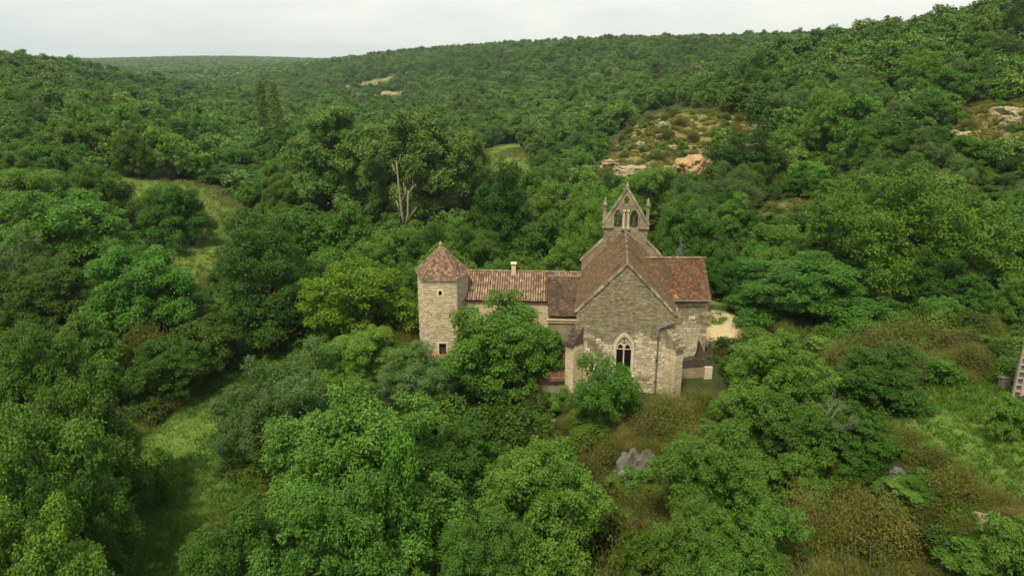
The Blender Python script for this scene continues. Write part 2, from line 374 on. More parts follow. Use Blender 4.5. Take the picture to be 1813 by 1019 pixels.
ROCK = [(27, 161, 8, 17, -0.5), (41, 166, 15, 17, 0.3), (37, 180, 12, 9, 0.5), (52, 152, 10, 9, 0.5), (54, 172, 9, 6, 0.2), (43, 117, 5, 4, 0), (87, 131, 7, 9, 0.3), (74, 122, 8, 8, 0.3), (-115, 715, 50, 30, 0.4), (-143, 690, 30, 30, 0), (29, 32.5, 2.2, 5, 0), (27.5, 37, 1.4, 4, 0)]
DRYS = [(10, 49, 4, 5, 0), (11.5, 54.6, 5, 2.4, 0), (20, 37, 5, 5, 0), (12, 40, 3, 4, 0), (33, 57, 6, 5, 0)]

rr = np.concatenate([[2.5], np.geomspace(5.0, 6200, 270)])
th = np.concatenate([np.linspace(-math.pi, -0.95, 36)[:-1], np.linspace(-0.95, 0.95, 260), np.linspace(0.95, math.pi, 36)[1:-1]])
TH, RR = np.meshgrid(th, rr, indexing='ij')
GX, GY = RR * np.sin(TH), RR * np.cos(TH)
GZ = HZ(GX, GY)
amp = np.clip(RR / 220, 0.10, 1.0)
GZ = GZ + amp * (0.5 * np.sin(GX * 0.31 + 1.7 * np.sin(GY * 0.13)) * np.sin(GY * 0.27 + 1.1) + 0.28 * np.sin(GX * 0.83 + GY * 0.61) * np.sin(GY * 0.97 - GX * 0.4))
GZ = GZ + np.clip((RR - 1100) / 1500, 0, 1) * (7 * np.sin(GX * 0.0021 + 0.8) * np.sin(GY * 0.0016 + 0.3) + 4 * np.sin(GX * 0.0057 + GY * 0.002 + 2.0))
nth, nr = GX.shape
idx = np.arange(nth * nr).reshape(nth, nr); nxt = np.roll(idx, -1, axis=0)
quads = np.stack([idx[:, :-1], idx[:, 1:], nxt[:, 1:], nxt[:, :-1]], -1).reshape(-1, 4)
tverts = np.stack([GX, GY, GZ], -1).reshape(-1, 3)
cen = len(tverts); tverts = np.vstack([tverts, [[0, 0, GZ[0, 0]]]])
tm = np_mesh('terrain', tverts, quads[:, ::-1] if False else quads, smooth=True)
ca = tm.attributes.new('ground', 'FLOAT_COLOR', 'POINT')
gx, gy = tverts[:, 0], tverts[:, 1]
gm = np.stack([blob(gx, gy, MEADOW), blob(gx, gy, DIRT), blob(gx, gy, ROCK), np.ones(len(gx))], -1)
ca.data.foreach_set('color', gm.astype(np.float32).ravel())
m, t, b, out = base_mat('ground_soil')
sep = N(t, 'ShaderNodeSeparateColor'); t.links.new(attr(t, 'ground').outputs['Color'], sep.inputs['Color'])
n1 = noise(t, 0.35, 8, 0.7, 'World'); n2 = noise(t, 2.6, 6, 0.7, 'World'); n3 = noise(t, 0.06, 5, 0.6, 'World')
wood = ramp(t, [(0.30, (0.022, 0.034, 0.010)), (0.52, (0.040, 0.058, 0.016)), (0.75, (0.085, 0.075, 0.030))], n1.outputs['Fac']).outputs['Color']
mead = ramp(t, [(0.28, (0.068, 0.125, 0.016)), (0.52, (0.110, 0.178, 0.028)), (0.72, (0.22, 0.205, 0.065))], math_n(t, 'ADD', math_n(t, 'MULTIPLY', n1.outputs['Fac'], 0.6), math_n(t, 'MULTIPLY', n2.outputs['Fac'], 0.4))).outputs['Color']
dirt = ramp(t, [(0.3, (0.40, 0.295, 0.155)), (0.7, (0.60, 0.475, 0.28))], n2.outputs['Fac']).outputs['Color']
rk = ramp(t, [(0.30, (0.090, 0.100, 0.018)), (0.52, (0.165, 0.155, 0.042)), (0.66, (0.27, 0.235, 0.10)), (0.78, (0.40, 0.33, 0.21))], n2.outputs['Fac']).outputs['Color']
def edge(o):
    return math_n(t, 'SMOOTHSTEP' if False else 'MULTIPLY', math_n(t, 'SUBTRACT', math_n(t, 'ADD', o, math_n(t, 'MULTIPLY', n2.outputs['Fac'], 0.5)), 0.5, True), 2.0, True)
c = mixc(t, edge(sep.outputs[0]), wood, mead); c = mixc(t, edge(sep.outputs[2]), c, rk); c = mixc(t, edge(sep.outputs[1]), c, dirt)
t.links.new(c, b.inputs['Base Color']); b.inputs['Roughness'].default_value = 0.95; b.inputs['Specular IOR Level'].default_value = 0.15
bump(t, b, n2.outputs['Fac'], 0.8, 0.25)
terr = link('terrain', tm, None, m); tag(terr, kind='structure')

# ------------------------------------------------------------------ chapel
def arch(w_, h0, h1, hs, n=7):
    """pointed arch outline, centred on x = 0, from h0 up to the springing hs and the point h1"""
    a = w_ / 2; H = h1 - hs
    r = (a * a + H * H) / (2 * a)
    pts = [(-a, h0), (a, h0), (a, hs)]
    e = math.asin(min(1, H / r))
    for i in range(1, n + 1):
        q = e * i / n; pts.append((a - r + r * math.cos(q), hs + r * math.sin(q)))
    for i in range(n - 1, 0, -1):
        q = e * i / n; pts.append((-(a - r + r * math.cos(q)), hs + r * math.sin(q)))
    pts.append((-a, hs))
    return pts
def inside(p, poly):
    x, y = p; r_ = False; n = len(poly)
    for i in range(n):
        x0, y0 = poly[i]; x1, y1 = poly[(i + 1) % n]
        if (y0 > y) != (y1 > y) and x < (x1 - x0) * (y - y0) / (y1 - y0) + x0: r_ = not r_
    return r_
def span(poly, y):
    xs = []
    for i in range(len(poly)):
        x0, y0 = poly[i]; x1, y1 = poly[(i + 1) % len(poly)]
        if (y0 > y) != (y1 > y): xs.append((x1 - x0) * (y - y0) / (y1 - y0) + x0)
    return (min(xs), max(xs)) if len(xs) >= 2 else None

def lay_stones(poly, holes, hmin, hmax, lmin, lmax, seed, gap=0.02, grow=None):
    """courses of stones that fill poly: list of (x0, x1, z0, z1)"""
    q = random.Random(seed); z = min(p[1] for p in poly); zt = max(p[1] for p in poly); res = []
    while z < zt - 0.05:
        k = grow(z) if grow else 1.0
        h = q.uniform(hmin, hmax) * k
        s = span(poly, z + h * 0.5); s2 = span(poly, min(z + h, zt - 0.01))
        if s:
            lo, hi = s
            if s2: lo, hi = max(lo, s2[0] - 0.05), min(hi, s2[1] + 0.05)
            x = lo
            while x < hi - 0.06:
                l = q.uniform(lmin, lmax) * k
                if hi - (x + l) < lmin * 0.6: l = hi - x
                x1 = min(x + l, hi)
                bad = False
                for hh in holes:
                    for px_ in (x + gap, (x + x1) / 2, x1 - gap):
                        for pz in (z + gap, z + h / 2, z + h - gap):
                            if inside((px_, pz), hh): bad = True
                if not bad: res.append((x + gap / 2, x1 - gap / 2, z + gap / 2, z + h - gap / 2))
                else:
                    # shorten up to the opening
                    xa = x
                    while xa < x1 - 0.05 and not any(inside((xa + 0.05, z + h * f), hh) for hh in holes for f in (0.1, 0.5, 0.9)): xa += 0.05
                    if xa - x > 0.1: res.append((x + gap / 2, xa - gap / 2, z + gap / 2, z + h - gap / 2))
                    else:
                        xb = x1
                        while xb > x + 0.05 and not any(inside((xb - 0.05, z + h * f), hh) for hh in holes for f in (0.1, 0.5, 0.9)): xb -= 0.05
                        if x1 - xb > 0.1: res.append((xb + gap / 2, x1 - gap / 2, z + gap / 2, z + h - gap / 2))
                x = x1
        z += h
    return res
def add_stone(mb, s, o, ux, uz, un, q, proud=0.045, t=None):
    """one stone of a course: chamfered block standing out of the wall plane (un points out of the wall)"""
    x0, x1, z0, z1 = s; d = proud * q.uniform(0.35, 1.25); c = 0.022
    j = lambda: q.uniform(-0.012, 0.012)
    o, ux, uz, un = Vector(o), Vector(ux), Vector(uz), Vector(un)
    bk = [(x0 + j(), z0 + j()), (x1 + j(), z0 + j()), (x1 + j(), z1 + j()), (x0 + j(), z1 + j())]
    fr = [(x0 + c + j(), z0 + c + j()), (x1 - c + j(), z0 + c + j()), (x1 - c + j(), z1 - c + j()), (x0 + c + j(), z1 - c + j())]
    p = [o + ux * a + uz * b_ - un * 0.03 for a, b_ in bk] + [o + ux * a + uz * b_ + un * d for a, b_ in fr]
    mb.faces(p, [(4, 5, 6, 7), (0, 1, 5, 4), (1, 2, 6, 5), (2, 3, 7, 6), (3, 0, 4, 7)], q.random() if t is None else t)

def tiles_on(mb, o, ud, ux, un, length, width, expo, wt, seed, keep=None, thick=0.022, lift=0.03):
    """overlapping flat tiles: o = upper corner, ud points down the slope, ux along the ridge, un out of the roof"""
    q = random.Random(seed); o, ud, ux, un = Vector(o), Vector(ud), Vector(ux), Vector(un)
    k = 0; d = 0.0
    while d < length:
        x = -(k % 2) * wt * 0.5
        sag = 0.0
        while x < width:
            a, b_ = max(x, 0), min(x + wt * q.uniform(0.94, 0.99), width)
            if b_ - a > 0.04 and (keep is None or keep((a + b_) / 2, d + expo / 2)):
                jj = q.uniform(-0.015, 0.02); l0 = lift * 0.3 + q.uniform(0, 0.008); l1 = lift + q.uniform(-0.004, 0.014)
                d0, d1 = d, min(d + expo * 1.25, length + 0.08) + jj
                p = [o + ux * a + ud * d0 + un * l0, o + ux * b_ + ud * d0 + un * l0, o + ux * b_ + ud * d1 + un * l1, o + ux * a + ud * d1 + un * l1]
                p2 = [p[3] - un * thick, p[2] - un * thick]
                mb.faces(p + p2, [(0, 1, 2, 3), (3, 2, 5, 4), (0, 3, 4), (1, 5, 2)], q.random() ** 1.3)
            x += wt
        d += expo; k += 1

ANG = R(-7.5)
CHX, CHY = 9.5, 57.98
chapel = empty('chapel', (CHX, CHY, 0), ANG)
tag(chapel, 'stone chapel with steep brown tiled nave roof and pierced bell gable', 'chapel')
HW, EZ, RZ, NL = 4.03, 7.25, 11.45, 12.9     # half width, eave, ridge, nave length
win = arch(1.30, 2.0, 5.22, 4.25)
gable = [(-HW, -3.0), (HW, -3.0), (HW, EZ), (0, RZ), (-HW, EZ)]
mb = MB(); mb.prism(gable, [win], (0, 0, 0), (1, 0, 0), (0, 0, 1), (0, 0.75, 0))
chev = mb.build('chevet_wall', M['mortar'], chapel)
for sx in (-1, 1):
    mb = MB(); x0, x1 = sorted((sx * HW, sx * (HW - 0.7)))
    mb.box(x0, x1, 0.755, NL, -3, EZ - 0.05); o = mb.build('side_wall', M['mortar'], chapel)
    mb = MB(); q = random.Random(50 + sx)
    for s in lay_stones([(0, -1), (NL, -1), (NL, EZ - 0.1), (0, EZ - 0.1)], [], 0.18, 0.30, 0.3, 0.7, 60 + sx):
        add_stone(mb, s, (sx * HW, 0.0, 0), (0, 1, 0), (0, 0, 1), (sx, 0, 0), q)
    st = mb.build('masonry', M['stone_upper'], o); st['kind'] = 'stuff'
# stones of the chevet: the long ones are single pieces, the short rubble is joined
frame_hole = arch(1.74, 1.75, 5.50, 4.25)
low_poly = [(-HW, -2.4), (HW, -2.4), (HW, 4.9), (-HW, 4.9)]
up_poly = [(-HW, 4.9), (HW, 4.9), (HW, EZ), (0.0, RZ), (-HW, EZ)]
q = random.Random(3)
lows = lay_stones(low_poly, [frame_hole], 0.15, 0.26, 0.24, 0.66, 21)
ups = lay_stones(up_poly, [frame_hole], 0.09, 0.17, 0.16, 0.44, 22)
mbl, mbu = MB(), MB()
protos = []
for k in range(5):
    pm = MB(); add_stone(pm, (-0.5, 0.5, -0.5, 0.5), (0, 0, 0), (1, 0, 0), (0, 0, 1), (0, -1, 0), random.Random(90 + k), 0.05)
    me = pm.mesh('stone')
    # the chamfer of the unit block is tightened so that it keeps its size when the block is scaled
    me.materials.append(M['stone_block']); protos.append(me)
protos_g = []
for me in protos:
    m2 = me.copy(); m2.materials.clear(); m2.materials.append(M['stone_block_grey']); protos_g.append(m2)
cnt = 0
def grey_at(x, z):
    v = 0.5 + 0.5 * math.sin(x * 0.9 + 1.0) * math.sin(z * 1.1 + 0.4) + 0.25 * math.sin(x * 2.7 + z * 1.9)
    return v
for s in sorted(lows + ups, key=lambda s: -(s[1] - s[0]) * (s[3] - s[2])):
    cx, cz = (s[0] + s[1]) / 2, (s[2] + s[3]) / 2
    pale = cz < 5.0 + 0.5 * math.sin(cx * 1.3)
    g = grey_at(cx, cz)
    if cnt < 295 and (s[1] - s[0]) > 0.36 and cz > -0.6:
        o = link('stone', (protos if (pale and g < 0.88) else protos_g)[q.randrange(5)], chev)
        o.location = (cx, 0.0, cz); o.scale = (s[1] - s[0], q.uniform(0.5, 1.3), s[3] - s[2]); cnt += 1
    else:
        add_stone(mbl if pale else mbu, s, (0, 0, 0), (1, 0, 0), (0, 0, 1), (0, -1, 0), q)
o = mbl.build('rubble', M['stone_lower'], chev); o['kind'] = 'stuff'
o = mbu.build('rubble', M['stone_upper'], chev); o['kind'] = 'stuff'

# chevet window
mb = MB(); mb.prism(arch(1.74, 1.72, 5.52, 4.25, 9), [arch(1.24, 2.02, 5.18, 4.25, 9)], (0, -0.085, 0), (1, 0, 0), (0, 0, 1), (0, 0.40, 0), 0.8)
wf = mb.build('window', M['dressed'], chapel); tag(wf, 'tall pointed window with two lights and pierced tracery')
mb = MB(); mb.box(-0.055, 0.055, 0.06, 0.20, 2.02, 4.02, 0.8); mb.build('mullion', M['dressed'], wf)
head = [p for p in arch(1.23, 3.95, 5.175, 4.25, 9)]
def circ(cx, cz, r_, n=10): return [(cx + r_ * math.cos(2 * math.pi * i / n), cz + r_ * math.sin(2 * math.pi * i / n)) for i in range(n)]
def larch(cx, w_, h0, h1, hs): return [(x + cx, z) for x, z in arch(w_, h0, h1, hs, 4)]
mb = MB(); mb.prism(head, [larch(-0.30, 0.40, 3.98, 4.42, 4.12), larch(0.30, 0.40, 3.98, 4.42, 4.12), circ(0, 4.52, 0.11), circ(-0.2, 4.62, 0.075), circ(0.2, 4.62, 0.075), circ(0, 4.78, 0.10), circ(-0.36, 4.5, 0.05), circ(0.36, 4.5, 0.05)], (0, 0.07, 0), (1, 0, 0), (0, 0, 1), (0, 0.10, 0), 0.75)
mb.build('tracery', M['dressed'], wf)
for sx in (-1, 1):
    mb = MB(); x0, x1 = sorted((sx * 0.06, sx * 0.615)); mb.box(x0, x1, 0.22, 0.235, 2.02, 4.9); mb.build('pane', M['glass'], wf)
mb = MB(); mb.faces([(-0.95, -0.22, 1.62), (0.95, -0.22, 1.62), (0.95, 0.3, 1.80), (-0.95, 0.3, 1.80), (-0.95, -0.22, 1.50), (0.95, -0.22, 1.50), (0.95, 0.3, 1.50), (-0.95, 0.3, 1.50)], [(0, 1, 2, 3), (0, 4, 5, 1), (1, 5, 6, 2), (3, 2, 6, 7), (0, 3, 7, 4), (4, 7, 6, 5)], 0.7)
mb.build('sill', M['dressed'], wf)
# hood where the old masonry arch shows
# nave roof
pit = math.atan2(RZ - EZ, HW); sl = math.hypot(RZ - EZ, HW)
for sx in (-1, 1):
    ud = Vector((sx * math.cos(pit), 0, -math.sin(pit))); un = Vector((sx * math.sin(pit), 0, math.cos(pit))); ux = Vector((0, 1, 0))
    o0 = Vector((0, -0.02, RZ + 0.04))
    mb = MB(); a = [o0, o0 + ux * (NL + 0.02), o0 + ux * (NL + 0.02) + ud * (sl + 0.35), o0 + ud * (sl + 0.35)]
    mb.faces([*a, *[p - un * 0.10 for p in a]], [(0, 1, 2, 3), (4, 7, 6, 5), (0, 3, 7, 4), (1, 5, 6, 2), (3, 2, 6, 7)], 0.2)
    ro = mb.build('roof', M['tile_dark'], chapel)
    mb = MB(); tiles_on(mb, o0 + un * 0.004, ud, ux, un, sl + 0.33, NL, 0.19, 0.23, 31 + sx)
    o = mb.build('roof_tiles', M['tile_brown'], ro); o['kind'] = 'stuff'
q = random.Random(5); y = -0.05; k = 0
ridge_me = []
for k in range(3):
    mb = MB(); n = 6
    pts = []
    for e, dy in ((0, 0), (1, 0.40)):
        for i in range(n + 1):
            aq = math.pi * i / n; rr_ = 0.15 if e == 0 else 0.13
            pts.append((rr_ * math.cos(aq), dy, 0.8 * rr_ * math.sin(aq)))
    mb.faces(pts, [(i, i + 1, n + 2 + i, n + 1 + i) for i in range(n)], 0.2 + 0.3 * k); ridge_me.append(mb.mesh('ridge_tile')); ridge_me[-1].materials.append(M['ridge'])
while y < NL - 0.3:
    o = link('ridge_tile', ridge_me[q.randrange(3)], chapel); o.location = (q.uniform(-0.03, 0.03), y, RZ + 0.05 + q.uniform(-0.015, 0.02) + 0.11 * (mnoise.noise(Vector((0, y * 0.55, 3.0))) - 0.15)); o.rotation_euler = (q.uniform(-0.03, 0.03), 0, q.uniform(-0.05, 0.05)); y += 0.36
# coping along the gable
def coping(parent, a, b_, wid, y0, y1, n, mat, th_=0.16, seed=0, name='coping_stone'):
    q = random.Random(seed); a, b_ = Vector(a), Vector(b_); d = (b_ - a) / n; un = Vector((-(b_ - a).z, 0, (b_ - a).x)).normalized()
    if un.z < 0: un = -un
    for i in range(n):
        p0, p1 = a + d * (i + 0.015), a + d * (i + 0.985); h = th_ + q.uniform(-0.03, 0.03); dy = q.uniform(-0.03, 0.03)
        mb = MB(); lo = -0.05
        mb.hexa([p0 + un * lo + Vector((0, y0 + dy, 0)), p1 + un * lo + Vector((0, y0 + dy, 0)), p1 + un * lo + Vector((0, y1, 0)), p0 + un * lo + Vector((0, y1, 0)),
                 p0 + un * h + Vector((0, y0 + dy + 0.03, 0)), p1 + un * h + Vector((0, y0 + dy + 0.03, 0)), p1 + un * h + Vector((0, y1, 0)), p0 + un * h + Vector((0, y1, 0))], q.random())
        mb.build(name, mat, parent)
coping(chapel, (-HW - 0.15, 0, EZ - 0.10), (0, 0, RZ + 0.06), 0, -0.13, 0.10, 11, M['dressed_dark'], 0.13, 1)
coping(chapel, (HW + 0.15, 0, EZ - 0.10), (0, 0, RZ + 0.06), 0, -0.13, 0.10, 11, M['dressed_dark'], 0.13, 2)
# diagonal buttresses with weathered tops
def buttress(name_seed, cx, sx, ztop, zbase):
    q = random.Random(name_seed)
    d = Vector((sx * 0.70, -0.72, 0)).normalized(); s = Vector((-d.y, d.x, 0)); c = Vector((cx, 0, 0))
    hw, ln = 0.50, 0.85
    def pt(a, l, z): p = c + s * a + d * l; return (p.x, p.y, z)
    zs = ztop - 1.45
    mb = MB(); mb.hexa([pt(-hw, -0.3, zbase), pt(hw, -0.3, zbase), pt(hw, ln, zbase), pt(-hw, ln, zbase), pt(-hw, -0.3, zs), pt(hw, -0.3, zs), pt(hw, ln, zs), pt(-hw, ln, zs)][::1], 0.5)
    bo = mb.build('buttress', M['mortar_pale'], chapel)
    mb = MB()
    h_ = hw + 0.07; l_ = ln + 0.07
    zz = [(0.0, zs + 0.02), (0.16, zs + 0.16)]
    p = [pt(-h_, -0.2, zs + 0.01), pt(h_, -0.2, zs + 0.01), pt(h_, l_, zs + 0.01), pt(-h_, l_, zs + 0.01), pt(-h_ * 0.8, -0.2, ztop), pt(h_ * 0.8, -0.2, ztop), pt(h_, l_, zs + 0.16), pt(-h_, l_, zs + 0.16)]
    mb.hexa(p, 0.35)
    for i in range(5):   # ragged stones on the slope
        f = (i + 0.3) / 5.0; zc = ztop + (zs + 0.16 - ztop) * f
        for a in (-0.34, 0.0, 0.34):
            l0 = -0.2 + (l_ + 0.2) * f; e = q.uniform(0.04, 0.14)
            mb.hexa([pt(a - 0.19, l0 - 0.1, zc - 0.25), pt(a + 0.19, l0 - 0.1, zc - 0.25), pt(a + 0.19, l0 + 0.26, zc - 0.45), pt(a - 0.19, l0 + 0.26, zc - 0.45),
                     pt(a - 0.17, l0 - 0.1, zc + e + 0.02), pt(a + 0.17, l0 - 0.1, zc + e), pt(a + 0.18, l0 + 0.26, zc + e - 0.24), pt(a - 0.18, l0 + 0.26, zc + e - 0.24)], q.random())
    mb.build('weathering', M['ruin_stone'] if sx < 0 else M['dressed_dark'], bo)
    mb = MB()
    for (o_, u_, n_, l0, l1) in ((pt(0, ln, 0), s, d, -hw, hw), (pt(hw, 0, 0), d, s, -0.2, ln), (pt(-hw, 0, 0), d, -s, -0.2, ln)):
        for st in lay_stones([(l0, zbase + 0.2), (l1, zbase + 0.2), (l1, zs), (l0, zs)], [], 0.26, 0.36, 0.45, 0.95, q.random()):
            add_stone(mb, st, o_, u_, (0, 0, 1), n_, q, 0.022)
    mb.build('ashlar', M['dressed'], bo)['kind'] = 'stuff'
buttress(71, -HW + 0.05, -1, 5.9, -2.6)
buttress(72, HW - 0.05, 1, 6.0, -2.4)
# drainpipe
mb = MB(); mb.tube([(HW + 0.12, -0.30, EZ - 0.55), (HW - 0.1, -0.24, EZ - 0.62), (2.92, -0.18, EZ - 1.12), (2.80, -0.16, EZ - 1.3), (2.78, -0.16, -1.2)], 0.075, 8)
dp = mb.build('drainpipe', M['lead'], chapel)
for z in (5.2, 3.2, 1.2):
    mb = MB(); mb.box(2.67, 2.89, -0.25, -0.03, z, z + 0.07); mb.build('bracket', M['iron'], dp)
# west gable wall with its raised coping and the bell gable
WY = NL
bell = [(-2.15, 8.9), (2.15, 8.9), (2.15, 12.05), (0.12, 15.45), (-0.12, 15.45), (-2.15, 12.05)]
shoul = [(-HW - 0.2, -2), (HW + 0.2, -2), (HW + 0.2, 8.15), (2.15, 10.25), (-2.15, 10.25), (-HW - 0.2, 8.15)]
mb = MB(); mb.prism(shoul, [], (0, WY + 0.005, 0), (1, 0, 0), (0, 0, 1), (0, 0.62, 0)); mb.build('west_wall', M['stone_upper'], chapel)
coping(chapel, (-HW - 0.3, 0, 8.10), (-2.12, 0, 10.34), 0, WY - 0.06, WY + 0.7, 5, M['dressed_dark'], 0.12, 3)
coping(chapel, (HW + 0.3, 0, 8.10), (2.12, 0, 10.34), 0, WY - 0.06, WY + 0.7, 5, M['dressed_dark'], 0.12, 4)
hl, hr, ht = larch(-0.78, 0.80, 11.72, 13.5, 12.85), larch(0.78, 0.80, 11.72, 13.5, 12.85), larch(0, 0.50, 13.95, 14.88, 14.45)
mb = MB(); mb.prism(bell, [hl, hr, ht], (0, WY - 0.015, 0), (1, 0, 0), (0, 0, 1), (0, 0.66, 0), 0.55)
bg_ = mb.build('bell_gable', M['stone_upper'], chapel); tag(bg_, 'pierced bell gable with two arched openings and a small one above')
mb = MB(); q = random.Random(8)
for st in lay_stones(bell, [larch(-0.78, 1.1, 11.6, 13.7, 12.85), larch(0.78, 1.1, 11.6, 13.7, 12.85), larch(0, 0.74, 13.9, 15.05, 14.45)], 0.17, 0.28, 0.25, 0.6, 9):
    add_stone(mb, st, (0, WY - 0.015, 0), (1, 0, 0), (0, 0, 1), (0, -1, 0), q, 0.03)
mb.build('masonry', M['stone_upper'], bg_)['kind'] = 'stuff'
for pts_o, pts_i in ((larch(-0.78, 1.04, 11.72, 13.64, 12.85), larch(-0.78, 0.80, 11.715, 13.5, 12.85)), (larch(0.78, 1.04, 11.72, 13.64, 12.85), larch(0.78, 0.80, 11.715, 13.5, 12.85)), (larch(0, 0.72, 13.93, 15.0, 14.45), larch(0, 0.50, 13.94, 14.88, 14.45))):
    mb = MB(); n = len(pts_o)
    for i in range(2, n):
        j = (i + 1) % n
        if j == 0: j = 0
        a_, b2, c2, d2 = pts_o[i], pts_o[j], pts_i[j], pts_i[i]
        mb.hexa([(a_[0], WY - 0.09, a_[1]), (b2[0], WY - 0.09, b2[1]), (c2[0], WY - 0.09, c2[1]), (d2[0], WY - 0.09, d2[1]), (a_[0], WY + 0.02, a_[1]), (b2[0], WY + 0.02, b2[1]), (c2[0], WY + 0.02, c2[1]), (d2[0], WY + 0.02, d2[1])], 0.7)
    a_, b2, c2, d2 = pts_o[1], pts_o[2], pts_i[2], pts_i[1]
    mb.hexa([(a_[0], WY - 0.09, a_[1]), (b2[0], WY - 0.09, b2[1]), (c2[0], WY - 0.09, c2[1]), (d2[0], WY - 0.09, d2[1]), (a_[0], WY + 0.02, a_[1]), (b2[0], WY + 0.02, b2[1]), (c2[0], WY + 0.02, c2[1]), (d2[0], WY + 0.02, d2[1])], 0.7)
    mb.build('arch_moulding', M['dressed_dark'], bg_)
for x in (-0.2, 0.2):   # slender shafts between the openings
    mb = MB(); mb.tube([(x, WY - 0.12, 11.72), (x, WY - 0.12, 13.3)], 0.075, 8, 0.8); mb.box(x - 0.13, x + 0.13, WY - 0.26, WY - 0.02, 13.3, 13.46, 0.8); mb.box(x - 0.12, x + 0.12, WY - 0.25, WY - 0.02, 11.62, 11.74, 0.8)
    mb.build('shaft', M['dressed'], bg_)
for x0, x1, z0 in ((-2.25, -1.22, 11.60), (-0.45, 0.45, 11.45), (1.22, 2.25, 11.60)):
    mb = MB(); mb.box(x0, x1, WY - 0.2, WY - 0.01, z0, z0 + 0.15, 0.4); mb.build('string_course', M['dressed_dark'], bg_)
coping(bg_, (-2.22, 0, 11.98), (0, 0, 15.52), 0, WY - 0.10, WY + 0.70, 9, M['dressed_dark'], 0.12, 5)
coping(bg_, (2.22, 0, 11.98), (0, 0, 15.52), 0, WY - 0.10, WY + 0.70, 9, M['dressed_dark'], 0.12, 6)
def octa(mb, x, y, prof, t=0.6, n=8):
    b0 = len(mb.v)
    for z, r_ in prof:
        for i in range(n): mb.v.append((x + r_ * math.cos(2 * math.pi * (i + .5) / n), y + r_ * math.sin(2 * math.pi * (i + .5) / n), z))
    for k in range(len(prof) - 1):
        for i in range(n):
            j = (i + 1) % n; mb.f.append((b0 + k * n + i, b0 + k * n + j, b0 + (k + 1) * n + j, b0 + (k + 1) * n + i)); mb.t.append(t)
    mb.f.append(tuple(b0 + i for i in range(n))[::-1]); mb.t.append(t); mb.f.append(tuple(b0 + (len(prof) - 1) * n + i for i in range(n))); mb.t.append(t)
for sx in (-1, 1):
    mb = MB(); octa(mb, sx * 2.08, WY + 0.2, [(11.6, 0.26), (11.75, 0.26), (11.85, 0.19), (13.7, 0.165), (13.78, 0.24), (13.95, 0.25), (14.05, 0.19), (14.45, 0.10), (14.62, 0.03)])
    mb.build('pinnacle', M['dressed_dark'], bg_)
mb = MB(); octa(mb, 0, WY + 0.3, [(15.3, 0.16), (15.6, 0.13), (15.66, 0.18), (15.74, 0.17), (16.05, 0.05), (16.15, 0.02)]); mb.build('finial', M['dressed_dark'], bg_)
for sx, lab in ((-1, 'dark bell hanging in the left opening of the bell gable'), (1, 'dark bell hanging in the right opening of the bell gable')):
    bx_ = Vector((CHX, CHY, 0)) + Matrix.Rotation(ANG, 3, 'Z') @ Vector((sx * 0.78, WY + 0.3, 0))
    be = empty('bell', (bx_.x, bx_.y, 11.9), ANG); tag(be, lab, 'bell', 'bells in the bell gable')
    mb = MB(); octa(mb, 0, 0, [(0.0, 0.36), (0.06, 0.33), (0.3, 0.25), (0.6, 0.21), (0.72, 0.14), (0.78, 0.05)], 0.5, 14); mb.build('body', M['iron'], be, True)
    mb = MB(); mb.box(-0.38, 0.38, -0.09, 0.09, 0.78, 0.95); mb.build('headstock', M['wood'], be)
    mb = MB(); mb.tube([(0, 0, 0.5), (0, 0, -0.08)], [0.02, 0.05], 6); mb.build('clapper', M['iron'], be)
mb = MB(); mb.hexa([(0.10, WY - 0.9, 11.42), (0.24, WY - 0.9, 11.28), (1.02, WY - 0.25, 10.46), (0.88, WY - 0.25, 10.6), (0.12, WY - 0.9, 11.50), (0.28, WY - 0.9, 11.38), (1.06, WY - 0.25, 10.56), (0.9, WY - 0.25, 10.72)])
mb.build('flashing', M['pale_plank'], chapel)

# ------------------------------------------------------------------ side wing with the red roof
wing = empty('side_wing', (15.5, 64.0, 0)); tag(wing, 'stone side wing with red tiled roof at the right of the nave', 'building')
WX0, WX1, WD, WE, WR = -3.0, 2.55, 6.8, 6.62, 9.45
whole = [(-1.18, 5.05), (-0.45, 5.05), (-0.45, 5.75), (-1.18, 5.75)]
mb = MB(); mb.prism([(WX0, -2), (WX1, -2), (WX1, WE), (WX0, WE)], [whole], (0, 0, 0), (1, 0, 0), (0, 0, 1), (0, 0.6, 0))
fw = mb.build('front_wall', M['mortar'], wing)
q = random.Random(14); mbu, mbl = MB(), MB()
for st in lay_stones([(WX0, -1.5), (WX1, -1.5), (WX1, WE - 0.1), (WX0, WE - 0.1)], [[(-1.32, 4.9), (-0.3, 4.9), (-0.3, 5.95), (-1.32, 5.95)]], 0.14, 0.26, 0.2, 0.55, 15):
    cz = (st[2] + st[3]) / 2
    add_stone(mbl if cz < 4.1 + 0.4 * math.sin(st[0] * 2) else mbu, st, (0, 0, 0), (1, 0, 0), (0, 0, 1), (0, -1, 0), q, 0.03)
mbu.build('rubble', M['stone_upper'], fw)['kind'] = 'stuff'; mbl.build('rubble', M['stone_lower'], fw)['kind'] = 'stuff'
mb = MB(); mb.box(-1.3, 0.1 - 0.4, -0.06, 0.2, 5.76, 5.98, 0.9); mb.box(-0.44, -0.24, -0.06, 0.2, 5.1, 5.74, 0.8); wn = mb.build('window', M['dressed'], wing)
mb = MB(); mb.box(-1.2, -0.43, 0.3, 0.32, 5.0, 5.8); mb.build('opening', M['painted_shade'], wn)  # dark plate set in the hole in place of interior shade
mb = MB(); mb.box(0.82, 1.42, -0.075, 0.1, 4.55, 4.86, 1.0); o = mb.build('stone', M['dressed'], fw); tag(o, 'single pale block in the grey rubble')
